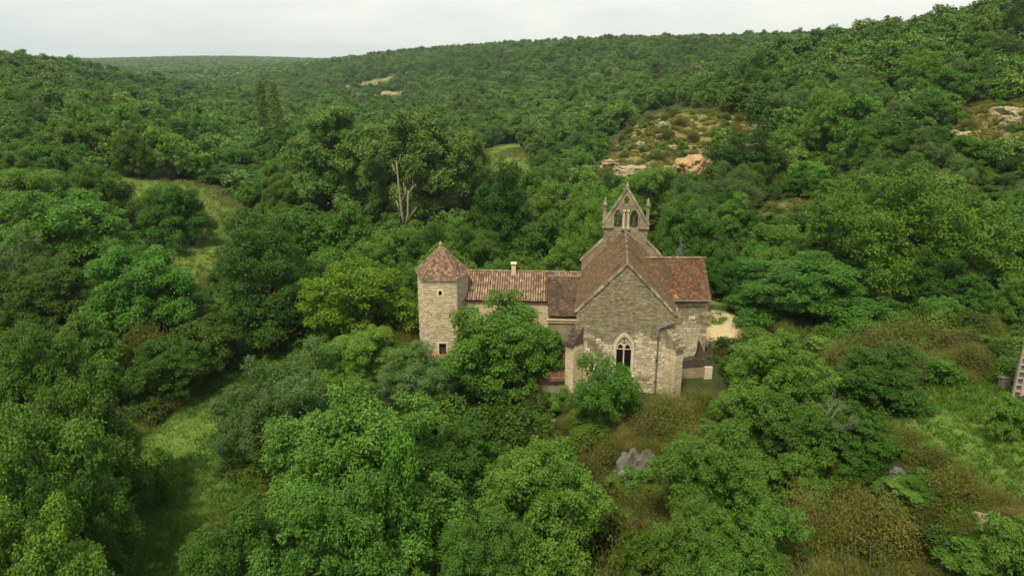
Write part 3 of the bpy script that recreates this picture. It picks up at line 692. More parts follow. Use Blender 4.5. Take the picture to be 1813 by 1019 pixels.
mb = MB(); mb.prism([(0.6, -2), (WD, -2), (WD, WE), (WD / 2, WR), (0.6, WE + 0.4)], [], (WX1, 0, 0), (0, 1, 0), (0, 0, 1), (-0.6, 0, 0)); mb.build('end_wall', M['stone_upper'], wing)
mb = MB(); mb.box(WX0, WX1 - 0.61, WD - 0.6, WD, -2, WE); mb.build('rear_wall', M['stone_upper'], wing)
for k in range(9):   # quoins on the corner
    z = -0.6 + k * 0.78; l = 0.55 if k % 2 else 0.34
    mb = MB(); mb.box(WX1 - l, WX1 + 0.035, -0.055, 0.30 + (0.25 if not k % 2 else 0), z, z + 0.38, 0.4 + 0.06 * k); mb.build('quoin', M['dressed_dark'], wing)
wp = math.atan2(WR - WE, WD / 2); wl = math.hypot(WR - WE, WD / 2)
for sy in (-1, 1):
    ud = Vector((0, sy * math.cos(wp), -math.sin(wp))); un = Vector((0, sy * math.sin(wp), math.cos(wp))); ux = Vector((1, 0, 0))
    o0 = Vector((WX0 - 0.9, WD / 2, WR + 0.05)); W_ = WX1 - WX0 + 1.1
    a = [o0, o0 + ux * W_, o0 + ux * W_ + ud * (wl + 0.3), o0 + ud * (wl + 0.3)]
    mb = MB(); mb.faces([*a, *[p - un * 0.1 for p in a]], [(0, 1, 2, 3), (4, 7, 6, 5), (0, 3, 7, 4), (1, 5, 6, 2), (3, 2, 6, 7)], 0.2); ro = mb.build('roof', M['tile_dark'], wing)
    mb = MB(); tiles_on(mb, o0 + un * 0.004, ud, ux, un, wl + 0.28, W_, 0.20, 0.22, 41 + sy); mb.build('roof_tiles', M['tile_red'], ro)['kind'] = 'stuff'
    if sy < 0:   # newer patch beside the nave
        mb = MB(); tiles_on(mb, o0 + un * 0.03 + ux * 1.9 + ud * 2.75, ud, ux, un, 1.85, 1.75, 0.20, 0.22, 44, keep=lambda x, d: x < 0.45 + 0.65 * d + 0.25 * math.sin(d * 9)); mb.build('tile_patch', M['tile_orange'], ro)['kind'] = 'stuff'
q = random.Random(6); x = WX0 - 0.6
while x < WX1:
    o = link('ridge_tile', ridge_me[q.randrange(3)], wing); o.location = (x, WD / 2, WR + 0.06); o.rotation_euler = (0, 0, R(-90) + q.uniform(-.04, .04)); x += 0.36
mb = MB(); mb.tube([(WX0 + 0.6, -0.42, WE - 0.17), (WX1 + 0.16, -0.42, WE - 0.17)], 0.07, 8); mb.build('gutter', M['lead'], wing)

# ruined wall stub in front of the wing
ruin = empty('ruined_wall', (16.9, 60.9, 0)); tag(ruin, 'broken dark wall stub with jagged top below the side wing', 'wall')
mb = MB(); mb.prism([(-1.9, -2), (1.02, -2), (1.02, 1.25), (-1.9, 1.0)], [], (0, 0, 0), (1, 0, 0), (0, 0, 1), (0, 0.7, 0)); mb.build('base', M['mortar'], ruin)
mb = MB(); mb.prism([(-1.9, 1.005), (1.06, 1.255), (1.06, 2.2), (0.98, 2.75), (0.80, 3.3), (0.72, 2.75), (0.55, 2.3), (0.30, 2.5), (0.12, 2.9), (-0.05, 3.0), (-0.1, 3.45), (-0.22, 3.45), (-0.28, 2.6), (-0.42, 2.05), (-0.9, 1.9), (-1.4, 1.75), (-1.9, 1.9)], [], (0, -0.05, 0), (1, 0, 0), (0, 0, 1), (0, 0.6, 0)); rb = mb.build('broken_top', M['ruin_stone'], ruin)
mb = MB(); q = random.Random(17)
for st in lay_stones([(-1.9, 1.3), (1.05, 1.3), (1.0, 2.3), (-1.9, 1.8)], [], 0.13, 0.24, 0.2, 0.45, 18): add_stone(mb, st, (0, -0.05, 0), (1, 0, 0), (0, 0, 1), (0, -1, 0), q, 0.06)
mb.build('rubble', M['ruin_stone'], rb)['kind'] = 'stuff'
mb = MB(); mb.box(0.35, 1.05, -0.35, -0.005, -2, 1.2, 0.7); mb.build('pier', M['tower_stone'], ruin)

# ------------------------------------------------------------------ long house
HANG = R(-3.5)
house = empty('priory_house', (0.4, 66.9, 0), HANG); tag(house, 'long low house with pale barrel tile roof between tower and nave', 'house')
HX0, HX1, HD, HE, HR = -6.0, 6.3, 6.2, 5.62, 7.38
eye = circ(0.45 - 0.45, 4.85, 0.17, 10)
mb = MB(); mb.prism([(HX0, -2), (HX1, -2), (HX1, HE), (HX0, HE)], [eye], (0, 0, 0), (1, 0, 0), (0, 0, 1), (0, 0.55, 0)); hwall = mb.build('front_wall', M['plaster'], house)
mb = MB(); mb.box(-0.3, 0.3, 0.25, 0.27, 4.6, 5.1); mb.build('opening', M['painted_shade'], hwall)  # dark plate behind the round hole, its shade is in the colour
mb = MB(); q = random.Random(23)
for st in lay_stones([(HX0, 3.0), (HX1, 3.0), (HX1, HE - 0.1), (HX0, HE - 0.1)], [circ(0, 4.85, 0.3)], 0.15, 0.25, 0.2, 0.5, 24):
    if q.random() < 0.35: add_stone(mb, st, (0, 0, 0), (1, 0, 0), (0, 0, 1), (0, -1, 0), q, 0.018)
mb.build('rubble', M['tower_stone'], hwall)['kind'] = 'stuff'
mb = MB(); mb.box(HX0, HX1, HD - 0.5, HD, -2, HE); mb.build('rear_wall', M['plaster'], house)
mb = MB(); mb.prism([(0.56, -2), (HD - 0.51, -2), (HD - 0.51, HE), (HD / 2, HR - 0.1), (0.56, HE)], [], (HX0, 0, 0), (0, 1, 0), (0, 0, 1), (0.5, 0, 0)); mb.build('end_wall', M['plaster'], house)
hp = math.atan2(HR - HE, HD / 2); hl_ = math.hypot(HR - HE, HD / 2) + 0.35
def barrel_row(length, n, seed, r0=0.098, r1=0.078):
    q = random.Random(seed); mb = MB(); step = length / n; k = 6
    for i in range(n):
        d0, d1 = i * step - 0.05, (i + 1) * step + 0.03; pts = []; off = q.uniform(-0.012, 0.012)
        for dd, r_, lf in ((d0, r1, 0.0), (d1, r0, 0.022)):
            for j in range(k + 1):
                a = math.pi * j / k; pts.append((r_ * math.cos(a) + off, -dd, r_ * 0.85 * math.sin(a) + lf))
        mb.faces(pts, [(j, j + 1, k + 2 + j, k + 1 + j) for j in range(k)], min(1, max(0, q.gauss(0.5, 0.24))))
    return mb.mesh('tile_row')
for sy in (-1, 1):
    ro = bpy.data.objects.new('x', None); bpy.data.objects.remove(ro)
    mb = MB(); ud = Vector((0, sy * math.cos(hp), -math.sin(hp))); un = Vector((0, sy * math.sin(hp), math.cos(hp))); o0 = Vector((HX0 - 0.12, HD / 2, HR)); ux = Vector((1, 0, 0)); W_ = HX1 - HX0 + 0.2
    a = [o0, o0 + ux * W_, o0 + ux * W_ + ud * hl_, o0 + ud * hl_]
    mb.faces([*a, *[p - un * 0.09 for p in a]], [(0, 1, 2, 3), (4, 7, 6, 5), (0, 3, 7, 4), (1, 5, 6, 2), (3, 2, 6, 7)], 0.1)
    ro = mb.build('roof', M['tile_dark'], house)
    if sy < 0:
        rows = [barrel_row(hl_, 11, 200 + i) for i in range(6)]
        for me in rows: me.materials.append(M['tile_canal'])
        brows = [me.copy() for me in rows[:3]]
        for me in brows: me.materials.clear(); me.materials.append(M['tile_brown'])
        x = HX0 - 0.02; i = 0; q = random.Random(33)
        while x < HX1:
            me = brows[i % 3] if 2.72 < x < 3.5 else rows[q.randrange(6)]
            o = link('tile_row', me, ro); o.location = (x, HD / 2, HR + 0.012); o.rotation_euler = (hp, 0, q.uniform(-0.006, 0.006)); x += 0.235; i += 1
    else:
        mb = MB(); tiles_on(mb, o0 + un * 0.004, ud, ux, un, hl_, W_, 0.3, 0.24, 77); mb.build('roof_tiles', M['tile_canal'], ro)['kind'] = 'stuff'
q = random.Random(16); x = HX0
while x < HX1 - 0.2:
    o = link('ridge_tile', ridge_me[q.randrange(3)], house); o.location = (x, HD / 2, HR + 0.06); o.rotation_euler = (0, 0, R(-90) + q.uniform(-.05, .05)); x += 0.36
mb = MB(); mb.box(-0.62, -0.20, HD / 2 - 0.42, HD / 2 + 0.2, HR - 0.5, HR + 0.72, 0.8); ch = mb.build('chimney', M['plaster'], house)
mb = MB(); mb.box(-0.70, -0.12, HD / 2 - 0.50, HD / 2 + 0.28, HR + 0.86, HR + 0.95, 0.9)
for xx in (-0.60, -0.28):
    mb.box(xx, xx + 0.08, HD / 2 - 0.40, HD / 2 + 0.18, HR + 0.723, HR + 0.858, 0.6)
mb.build('cap', M['dressed'], ch)
mb = MB(); mb.box(HX0, 2.7, -0.10, -0.005, HE - 0.16, HE - 0.06, 0.5); mb.build('cornice', M['tower_stone'], house)

# lean-to between house and nave, dark tiles
lean = empty('lean_to', (5.1, 64.9, 0), HANG); tag(lean, 'lean-to with dark brown tiles wedged between long house and nave', 'lean-to')
LX0, LX1 = -1.75, 1.35
mb = MB(); mb.box(LX0 + 0.05, LX1, 0.0, 0.5, -2, 4.35, 0.5); mb.build('front_wall', M['mortar'], lean)
mb = MB(); mb.box(LX0 + 0.05, LX0 + 0.5, 0.505, 3.5, -2, 4.5, 0.5); mb.build('end_wall', M['plaster'], lean)
lp = math.atan2(2.45, 3.9); ll = math.hypot(2.45, 3.9) + 0.3
ud = Vector((0, -math.cos(lp), -math.sin(lp))); un = Vector((0, -math.sin(lp), math.cos(lp))); o0 = Vector((LX0, 3.9, 7.26)); ux = Vector((1, 0, 0)); W_ = LX1 - LX0
a = [o0, o0 + ux * W_, o0 + ux * W_ + ud * ll, o0 + ud * ll]
mb = MB(); mb.faces([*a, *[p - un * 0.1 for p in a]], [(0, 1, 2, 3), (4, 7, 6, 5), (0, 3, 7, 4), (1, 5, 6, 2), (3, 2, 6, 7)], 0.1); ro = mb.build('roof', M['tile_dark'], lean)
mb = MB(); tiles_on(mb, o0 + un * 0.004, ud, ux, un, ll, W_, 0.16, 0.2, 55); mb.build('roof_tiles', M['tile_dark'], ro)['kind'] = 'stuff'
mb = MB(); mb.box(LX0 - 0.08, LX1, 3.82, 4.02, 7.20, 7.34, 0.8); mb.build('ridge', M['ridge'], lean)
mb = MB(); mb.box(LX0 - 0.1, LX1, -0.22, -0.01, 4.12, 4.28, 0.7); mb.box(LX0 - 0.1, LX1, -0.12, -0.012, 3.85, 4.0, 0.6); mb.build('cornice', M['dressed'], lean)

# porch roof tucked under the walnut, terrace wall, iron gate, steps
porch = empty('porch', (4.0, 58.9, 0)); tag(porch, 'low porch with reddish tiles beside the left buttress', 'porch')
mb = MB(); mb.box(-1.9, 1.0, 0.1, 3.4, -2.5, 0.9, 0.4); mb.build('wall', M['mortar'], porch)
ud = Vector((0, -0.86, -0.5)); un = Vector((0, -0.5, 0.86)); o0 = Vector((-2.1, 3.4, 2.75)); a = [o0, o0 + ux * 3.2, o0 + ux * 3.2 + ud * 4.1, o0 + ud * 4.1]
mb = MB(); mb.faces([*a, *[p - un * 0.1 for p in a]], [(0, 1, 2, 3), (4, 7, 6, 5), (0, 3, 7, 4), (1, 5, 6, 2), (3, 2, 6, 7)], 0.1); ro = mb.build('roof', M['tile_dark'], porch)
mb = MB(); tiles_on(mb, o0 + un * 0.004, ud, ux, un, 4.1, 3.2, 0.24, 0.24, 56); mb.build('roof_tiles', M['tile_red'], ro)['kind'] = 'stuff'

terr_w = empty('terrace_wall', (4.3, 57.2, 0)); tag(terr_w, 'low rubble terrace wall under the iron railing', 'wall')
mb = MB(); mb.box(-1.35, 1.2, 0, 0.5, -3.5, -1.35, 0.4); core = mb.build('core', M['mortar'], terr_w)
mb = MB(); q = random.Random(61)
for st in lay_stones([(-1.35, -3.2), (1.2, -3.2), (1.2, -1.4), (-1.35, -1.4)], [], 0.14, 0.26, 0.2, 0.5, 62): add_stone(mb, st, (0, 0, 0), (1, 0, 0), (0, 0, 1), (0, -1, 0), q, 0.05)
mb.build('rubble', M['stone_lower'], core)['kind'] = 'stuff'
for i in range(6):
    mb = MB(); x = -1.35 + i * 0.42; mb.box(x + 0.02, x + 0.40, -0.10, 0.55, -1.345, -1.2 + 0.05 * (i % 2), 0.5 + 0.08 * i); mb.build('capstone', M['dressed'], terr_w)
pil = empty('gate_pillar', (2.75, 57.2, 0)); tag(pil, 'stone wall pier left of the iron railing with pale top stones', 'pier')
mb = MB(); mb.box(-0.6, 0.25, 0.0, 0.55, -3.5, -0.15, 0.4); core = mb.build('core', M['mortar'], pil)
mb = MB()
for st in lay_stones([(-0.6, -3.0), (0.25, -3.0), (0.25, -0.2), (-0.6, -0.2)], [], 0.14, 0.24, 0.2, 0.45, 63): add_stone(mb, st, (0, 0, 0), (1, 0, 0), (0, 0, 1), (0, -1, 0), q, 0.04)
mb.build('rubble', M['tower_stone'], core)['kind'] = 'stuff'
for zz in (-0.42, -0.68):
    mb = MB(); mb.box(-0.52, 0.02, -0.10, -0.01, zz, zz + 0.2, 1.0); mb.build('stone', M['dressed'], pil)
rail = empty('iron_railing', (4.3, 57.35, -1.2)); tag(rail, 'dark iron railing with thin bars at the left foot of the chapel', 'railing')
mb = MB(); mb.box(-1.27, -1.18, -0.05, 0.04, -0.9, 1.55); mb.build('post', M['iron'], rail)
for z in (0.12, 1.38):
    mb = MB(); mb.box(-1.18, 1.1, -0.02, 0.02, z, z + 0.04); mb.build('rail', M['iron'], rail)
bar_me = MB(); bar_me.box(-0.011, 0.011, -0.011, 0.011, 0.0, 1.38); bar_me = bar_me.mesh('bar'); bar_me.materials.append(M['iron'])
for i in range(19):
    o = link('bar', bar_me, rail); o.location = (-1.1 + i * 0.115, 0, 0.0)
mb = MB(); mb.tube([(1.1, 0, 1.4), (1.35, -0.05, 1.75), (1.28, -0.1, 2.3), (0.95, -0.1, 2.6)], 0.03, 6); mb.build('scroll', M['iron'], rail)
steps = empty('stone_steps', P(965, 735, 56.2)); tag(steps, 'pale worn stone ledge and steps below the railing', 'steps')
for i in range(6):
    q = random.Random(300 + i); mb = MB(); x = -1.6 + i * 0.42; mb.box(x, x + 0.36 + q.uniform(0, .05), -0.1 - 0.05 * i + q.uniform(-.1, .1), 0.4, -1.2, 0.15 - i * 0.10 + q.uniform(-.04, .04), q.random()); mb.build('stone', M['stone_lower'], steps)
# small orange lean-to roof at the foot of the tower
P0 = P(786, 652, 62.5)
hut = empty('tool_shed', (P0[0], P0[1], 0), R(18)); tag(hut, 'small shed with bright orange barrel tiles at the tower foot', 'shed')
mb = MB(); mb.box(-0.7, 0.7, 0.1, 1.6, -2.5, P0[2] - 0.1, 0.4); mb.build('wall', M['tower_stone'], hut)
rows2 = [barrel_row(2.0, 5, 260 + i) for i in range(3)]
for me in rows2: me.materials.append(M['tile_orange'])
mb = MB(); mb.hexa([(-0.85, -0.2, P0[2] - 0.18), (0.85, -0.2, P0[2] - 0.18), (0.85, 1.7, P0[2] + 0.62), (-0.85, 1.7, P0[2] + 0.62), (-0.85, -0.2, P0[2] - 0.12), (0.85, -0.2, P0[2] - 0.12), (0.85, 1.7, P0[2] + 0.68), (-0.85, 1.7, P0[2] + 0.68)]); hro = mb.build('roof', M['tile_dark'], hut)
for i in range(7):
    o = link('tile_row', rows2[i % 3], hro); o.location = (-0.72 + i * 0.24, 1.68, P0[2] + 0.70); o.rotation_euler = (math.atan2(0.8, 1.9), 0, 0)

# ------------------------------------------------------------------ stair tower
tower = empty('stair_tower', (-8.25, 65.0, 0)); tag(tower, 'polygonal stone tower with pointed tiled roof at the end of the house', 'tower')
FP = [(0, 0), (3.1, 0), (3.95, 2.9), (3.1, 5.0), (0.4, 5.0), (-0.85, 2.9)]
TZ = 8.12
tw_win = [(1.42, 6.52), (1.74, 6.52), (1.74, 6.96), (1.42, 6.96)]
door = [(1.32, 0.0), (2.0, 0.0), (2.0, 1.75), (1.32, 1.75)]
lw = [(1.5, 3.2), (2.05, 3.2), (2.05, 4.1), (1.5, 4.1)]
for k in range(6):
    a, b_ = Vector((*FP[k], 0)), Vector((*FP[(k + 1) % 6], 0)); d = (b_ - a); ln = d.length; d.normalize(); nn = Vector((d.y, -d.x, 0))
    holes = [tw_win, door] if k == 0 else [lw] if k == 5 else []
    mb = MB(); mb.prism([(0, -2.5), (ln, -2.5), (ln, TZ), (0, TZ)], holes, a, d, (0, 0, 1), -nn * 0.45); wl_ = mb.build('wall', M['mortar_pale'], tower)
    mb = MB(); q = random.Random(80 + k)
    big = [[(h[0][0] - 0.17, h[0][1] - 0.15), (h[1][0] + 0.17, h[0][1] - 0.15), (h[1][0] + 0.17, h[2][1] + 0.18), (h[0][0] - 0.17, h[2][1] + 0.18)] for h in holes]
    for st in lay_stones([(0.0, -1.5), (ln, -1.5), (ln, TZ - 0.12), (0.0, TZ - 0.12)], big, 0.12, 0.22, 0.22, 0.55, 81 + k):
        add_stone(mb, st, a, d, (0, 0, 1), nn, q, 0.045)
    mb.build('rubble', M['tower_stone'], wl_)['kind'] = 'stuff'
    for h in holes:
        mb = MB(); g = 0.16
        mb.prism([(h[0][0] - g, h[0][1] - 0.12), (h[1][0] + g, h[0][1] - 0.12), (h[1][0] + g, h[2][1] + 0.17), (h[0][0] - g, h[2][1] + 0.17)], [h], a + nn * 0.06, d, (0, 0, 1), -nn * 0.2, 1.0)
        f = mb.build('door_frame' if h is door else 'window_frame', M['dressed'], tower)
        mb = MB(); mb.prism([(h[0][0] - .05, h[0][1] - .05), (h[1][0] + .05, h[0][1] - .05), (h[1][0] + .05, h[2][1] + .05), (h[0][0] - .05, h[2][1] + .05)], [], a - nn * 0.25, d, (0, 0, 1), -nn * 0.03); mb.build('door' if h is door else 'pane', M['wood'] if h is door else M['painted_shade'], f)  # window backing is coloured near-black for the unlit inside
AP = Vector((1.5, 2.5, 10.6)); cenp = Vector((1.5, 2.5, 0))
ev = [cenp + (Vector((*p, 0)) - cenp) * 1.06 + Vector((0, 0, TZ - 0.02)) for p in FP]
mb = MB(); mb.faces([AP - Vector((0, 0, 0.03))] + [p - Vector((0, 0, 0.03)) for p in ev], [(0, i + 1, (i + 1) % 6 + 1) for i in range(6)], 0.2); mb.poly([p - Vector((0, 0, 0.05)) for p in ev][::-1], 0.2)
ro = mb.build('roof', M['tile_dark'], tower)
mb = MB()
for k in range(6):
    a, b_ = ev[k], ev[(k + 1) % 6]; mid = (a + b_) / 2; ud = (mid - AP); lgt = ud.length; ud.normalize(); ux = (b_ - a); wd = ux.length; ux.normalize()
    # make the slope direction square to the eave
    ud = (ud - ux * ud.dot(ux)).normalized(); lgt = (mid - AP).dot(ud); apx = (AP - a).dot(ux); un = ux.cross(ud); un = un if un.z > 0 else -un
    o0 = a - ud * lgt
    tiles_on(mb, o0, ud, ux, un, lgt, wd, 0.17, 0.2, 120 + k, keep=lambda x, d: apx * (1 - d / lgt) - 0.06 < x < apx + (wd - apx) * d / lgt + 0.06)
mb.build('roof_tiles', M['tile_tower'], ro)['kind'] = 'stuff'
for k in range(6):
    mb = MB(); q = random.Random(k)
    n = 11
    for i in range(n):
        f0, f1 = i / n, (i + 1.12) / n; p0, p1 = AP.lerp(ev[k], f0), AP.lerp(ev[k], min(f1, 1.01))
        mb.tube([p0 + Vector((0, 0, 0.05)), p1 + Vector((0, 0, 0.075))], [0.06, 0.085], 6, q.uniform(0.3, 1))
    mb.build('hip', M['ridge'], ro)
mb = MB(); octa(mb, AP.x, AP.y, [(10.35, 0.2), (10.7, 0.14), (10.76, 0.2), (10.86, 0.18), (11.1, 0.05)], 0.8); mb.build('finial', M['ridge'], tower)
mb = MB()
for i in range(6):
    a, b_ = ev[i], ev[(i + 1) % 6]; ia, ib = cenp + (a - cenp) * 0.94, cenp + (b_ - cenp) * 0.94; ia.z = ib.z = a.z
    z1, z0 = Vector((0, 0, -0.06)), Vector((0, 0, -0.18))
    mb.hexa([a + z0, b_ + z0, ib + z0, ia + z0, a + z1, b_ + z1, ib + z1, ia + z1], 0.6)
mb.build('cornice', M['dressed'], tower)

from mathutils import noise as mnoise
for o in list(bpy.data.objects):
    if o.type == 'MESH' and o.name.split('.')[0] in ('roof', 'roof_tiles', 'tile_patch') and not o.get('sag'):
        top = o
        while top.parent: top = top.parent
        k0 = {'chapel': 0.11, 'side_wing': 0.10, 'lean_to': 0.08, 'porch': 0.06}.get(top.name, 0)
        if k0:
            for v in o.data.vertices:
                v.co.z += k0 * (mnoise.noise(Vector((v.co.x * 0.55, v.co.y * 0.55, 3.0))) - 0.15) + 0.03 * mnoise.noise(v.co * 2.1)
# ------------------------------------------------------------------ concrete pole and its line
pb = P(1796, 712, 47.0)
pole = empty('utility_pole', (pb[0], pb[1], hz(pb[0], pb[1]) - 0.1), R(-16)); tag(pole, 'concrete utility pole with ladder-like hollows at the meadow edge', 'pole')
PHT = 9.5
mb = MB()
for sx in (-1, 1):
    x0, x1 = sorted((sx * 0.26, sx * 0.16)); k = 0.62
    mb.hexa([(x0, -0.17, 0), (x1, -0.17, 0), (x1, 0.17, 0), (x0, 0.17, 0), (x0 * k, -0.12, PHT), (x1 * k, -0.12, PHT), (x1 * k, 0.12, PHT), (x0 * k, 0.12, PHT)], 0.6)
mb.build('flange', M['concrete'], pole)
mb = MB(); mb.hexa([(-0.165, -0.03, 0), (0.165, -0.03, 0), (0.165, 0.03, 0), (-0.165, 0.03, 0), (-0.1, -0.03, PHT), (0.1, -0.03, PHT), (0.1, 0.03, PHT), (-0.1, 0.03, PHT)]); mb.build('web', M['lead'], pole)
for i in range(19):
    z = 0.1 + i * 0.5; f = 1 - 0.38 * z / PHT; mb = MB(); mb.box(-0.165 * f, 0.165 * f, -0.15 * f, 0.15 * f, z, z + 0.13); mb.build('rung', M['concrete'], pole)
mb = MB(); mb.tube([(0.34, -0.1, 0.0), (0.33, -0.1, 3.4)], 0.06, 8); mb.build('conduit', M['pale_plank'], pole)
A0, B0 = Vector((18.1, 63.9, 6.6)), Vector((pb[0], pb[1], hz(pb[0], pb[1]) + 8.9))
mb = MB(); mb.tube([A0.lerp(B0, i / 24) - Vector((0, 0, 3.6 * (i / 24) * (1 - i / 24))) for i in range(25)], 0.005, 5)
tag(mb.build('overhead_cable', M['cable']), 'thin overhead cable running from the side wing to the pole', 'cable')
cab = P(1776, 688, 49.0)
mb = MB(); mb.box(-0.34, 0.34, -0.2, 0.2, 0, 0.8, 0.5); mb.box(-0.38, 0.38, -0.25, 0.25, 0.803, 0.86, 0.6); o = mb.build('cabinet', M['lead']); o.location = (cab[0], cab[1], hz(cab[0], cab[1])); tag(o, 'weathered grey box standing behind the pole foot', 'box')

# ------------------------------------------------------------------ rocks
from mathutils import noise as mnoise
def rock(name, loc, size, seed, mat, label, group=None, rz=0.0, rough=0.35, strata=0.0, flute=0.0):
    bm = bmesh.new(); bmesh.ops.create_icosphere(bm, subdivisions=4, radius=1.0); off = Vector((seed * 3.1, seed * 1.7, 0))
    for v in bm.verts:
        p = v.co.copy(); m_ = max(abs(p.x), abs(p.y), abs(p.z)); p = p.lerp(p / m_ * 0.8, 0.55)
        d = mnoise.fractal(p * 1.6 + off, 0.9, 2.0, 5) * rough
        if strata: d += strata * (math.floor((p.z + 0.2 * mnoise.noise(p + off)) * 4) / 4 - p.z) * 0.5
        if flute: d += flute * mnoise.fractal(Vector((p.x * 4.5, p.y * 4.5, p.z * 0.7)) + off, 0.8, 2.0, 4)
        v.co = p * (1 + d)
    me = bpy.data.meshes.new(name); bm.to_mesh(me); bm.free()
    a = me.attributes.new('tint', 'FLOAT', 'FACE'); a.data.foreach_set('value', np.random.default_rng(seed).random(len(me.polygons)).astype(np.float32) * 0.5 + 0.25)
    o = link(name, me, None, mat); o.location = loc; o.scale = size; o.rotation_euler.z = rz
    return tag(o, label, 'rock', group)
p = P(1137, 838, 48.6); rock('rock_outcrop', (p[0], p[1] + 1.2, p[2] - 0.95), (1.75, 1.1, 2.1), 1, M['rock_grey'], 'bare grey rock face in the brush below the chapel', rz=0.1, rough=0.22, flute=0.34)
RK = [(1125, 290, 150, 4.0, 1.4, 'warm pale rock ledge on the scrubby spur right of the bell gable'), (1085, 268, 158, 2.4, 1.2, 'pale rock at the lower end of the scrubby spur'), (1232, 288, 149, 4.2, 2.6, 'large bare rock face with orange stain on the scrubby spur'), (1185, 294, 149, 2.6, 1.3, 'orange earth scarp between two rocks on the scrubby spur'),
      (1135, 240, 163, 1.6, 1.0, 'small pale outcrop high on the scrubby spur'), (1172, 222, 170, 1.5, 0.9, 'smallest pale outcrop near the crest of the scrubby spur'),
      (1785, 196, 130, 2.8, 1.3, 'pale outcrop high on the hillside at the right edge'), (1700, 245, 125, 2.0, 1.0, 'pale rocks under trees on the hillside above the big chestnut'), (1790, 228, 124, 2.0, 1.1, 'lower pale rock at the right edge of the hillside')]
for i, (px, py, Y, sx_, sz_, lab) in enumerate(RK):
    p = P(px, py, Y); g = hz(p[0], p[1]); rock('rock_outcrop', (p[0], p[1], g + sz_ * 0.15), (sx_, sx_ * 0.6, sz_), 10 + i, M['rock_orange'] if i in (2, 3) else M['rock_warm'], lab, 'rock outcrops on the hillsides', rz=0.3 * i, rough=0.5, strata=0.5)
for i, (px, py, Y, s_, lab) in enumerate([(1765, 885, 36.5, 1.0, 'pale broken bank rock below the right meadow'), (1785, 960, 33.5, 0.7, 'tumbled pale stones near the lower right corner'), (1600, 806, 42, 0.6, 'small earthy rock under the trees beside the right meadow'), (1735, 950, 33.8, 0.45, 'small pale stone pile left of the tumbled stones')]):
    p = P(px, py, Y); rock('bank_rock', (p[0], p[1], hz(p[0], p[1]) + s_ * 0.05), (s_, s_ * 0.7, s_ * 0.7), 40 + i, M['rock_warm'] if i != 2 else M['rock_grey'], lab, 'rocks around the right meadow', rz=i, rough=0.34)
for i, (px, py, Y, s_) in enumerate([(690, 150, 560, 9), (640, 152, 575, 7), (720, 140, 575, 6), (662, 165, 530, 6), (625, 165, 545, 4)]):
    p = P(px, py, Y); g = hz(p[0], p[1]); rock('cliff_rock', (p[0], p[1], g + s_ * 0.15), (s_, s_ * 0.5, s_ * 0.55), 60 + i, M['rock_warm'], ['widest pale cliff patch on the far valley side', 'pale cliff patch left of the widest one on the far valley side', 'uppermost pale cliff patch on the far valley side', 'pale cliff patch just below the widest one on the far valley side', 'lowest and smallest pale cliff patch on the far valley side'][i], 'pale cliffs on the far valley side', rough=0.7, strata=0.6)

# ------------------------------------------------------------------ foliage
def unit(v): return v / np.maximum(np.linalg.norm(v, axis=-1, keepdims=True), 1e-9)
def leaf_mesh(name, pos, nrm, axis, Ls, tint, aspect=0.55):
    ax = unit(axis - nrm * np.sum(axis * nrm, -1, keepdims=True)); sd_ = np.cross(nrm, ax); Ls = Ls[:, None]
    v = np.stack([pos, pos + ax * Ls * 0.45 + sd_ * Ls * aspect * 0.5, pos + ax * Ls - nrm * Ls * 0.12, pos + ax * Ls * 0.45 - sd_ * Ls * aspect * 0.5], 1).reshape(-1, 3)
    f = np.arange(len(pos) * 4).reshape(-1, 4)
    return np_mesh(name, v, f, tint)
def clump_leaves(g, cen_, crad, n, L_, up, flat, droop, spread=0.7):
    pr = crad ** 2; ci = g.choice(len(cen_), n, p=pr / pr.sum())
    d = unit(g.normal(size=(n, 3)) + np.array([0, 0, 0.45])); rad = crad[ci] * np.where(g.random(n) < 0.05, g.uniform(1.0, 1.6, n), g.uniform(0.4, 1.06, n) ** 0.6)
    pos = cen_[ci] + d * rad[:, None] * np.array([1, 1, flat])
    nrm = unit(d * 0.55 + np.array([0, 0, up]) + g.normal(size=(n, 3)) * spread * 0.6)
    axis = d + g.normal(size=(n, 3)) * 0.8 - np.array([0, 0, droop])
    ct = g.random(len(cen_)); tint = np.clip(ct[ci] * 0.55 + g.random(n) * 0.45, 0, 1)
    return pos, nrm, axis, L_ * g.uniform(0.42, 1.45, n), tint
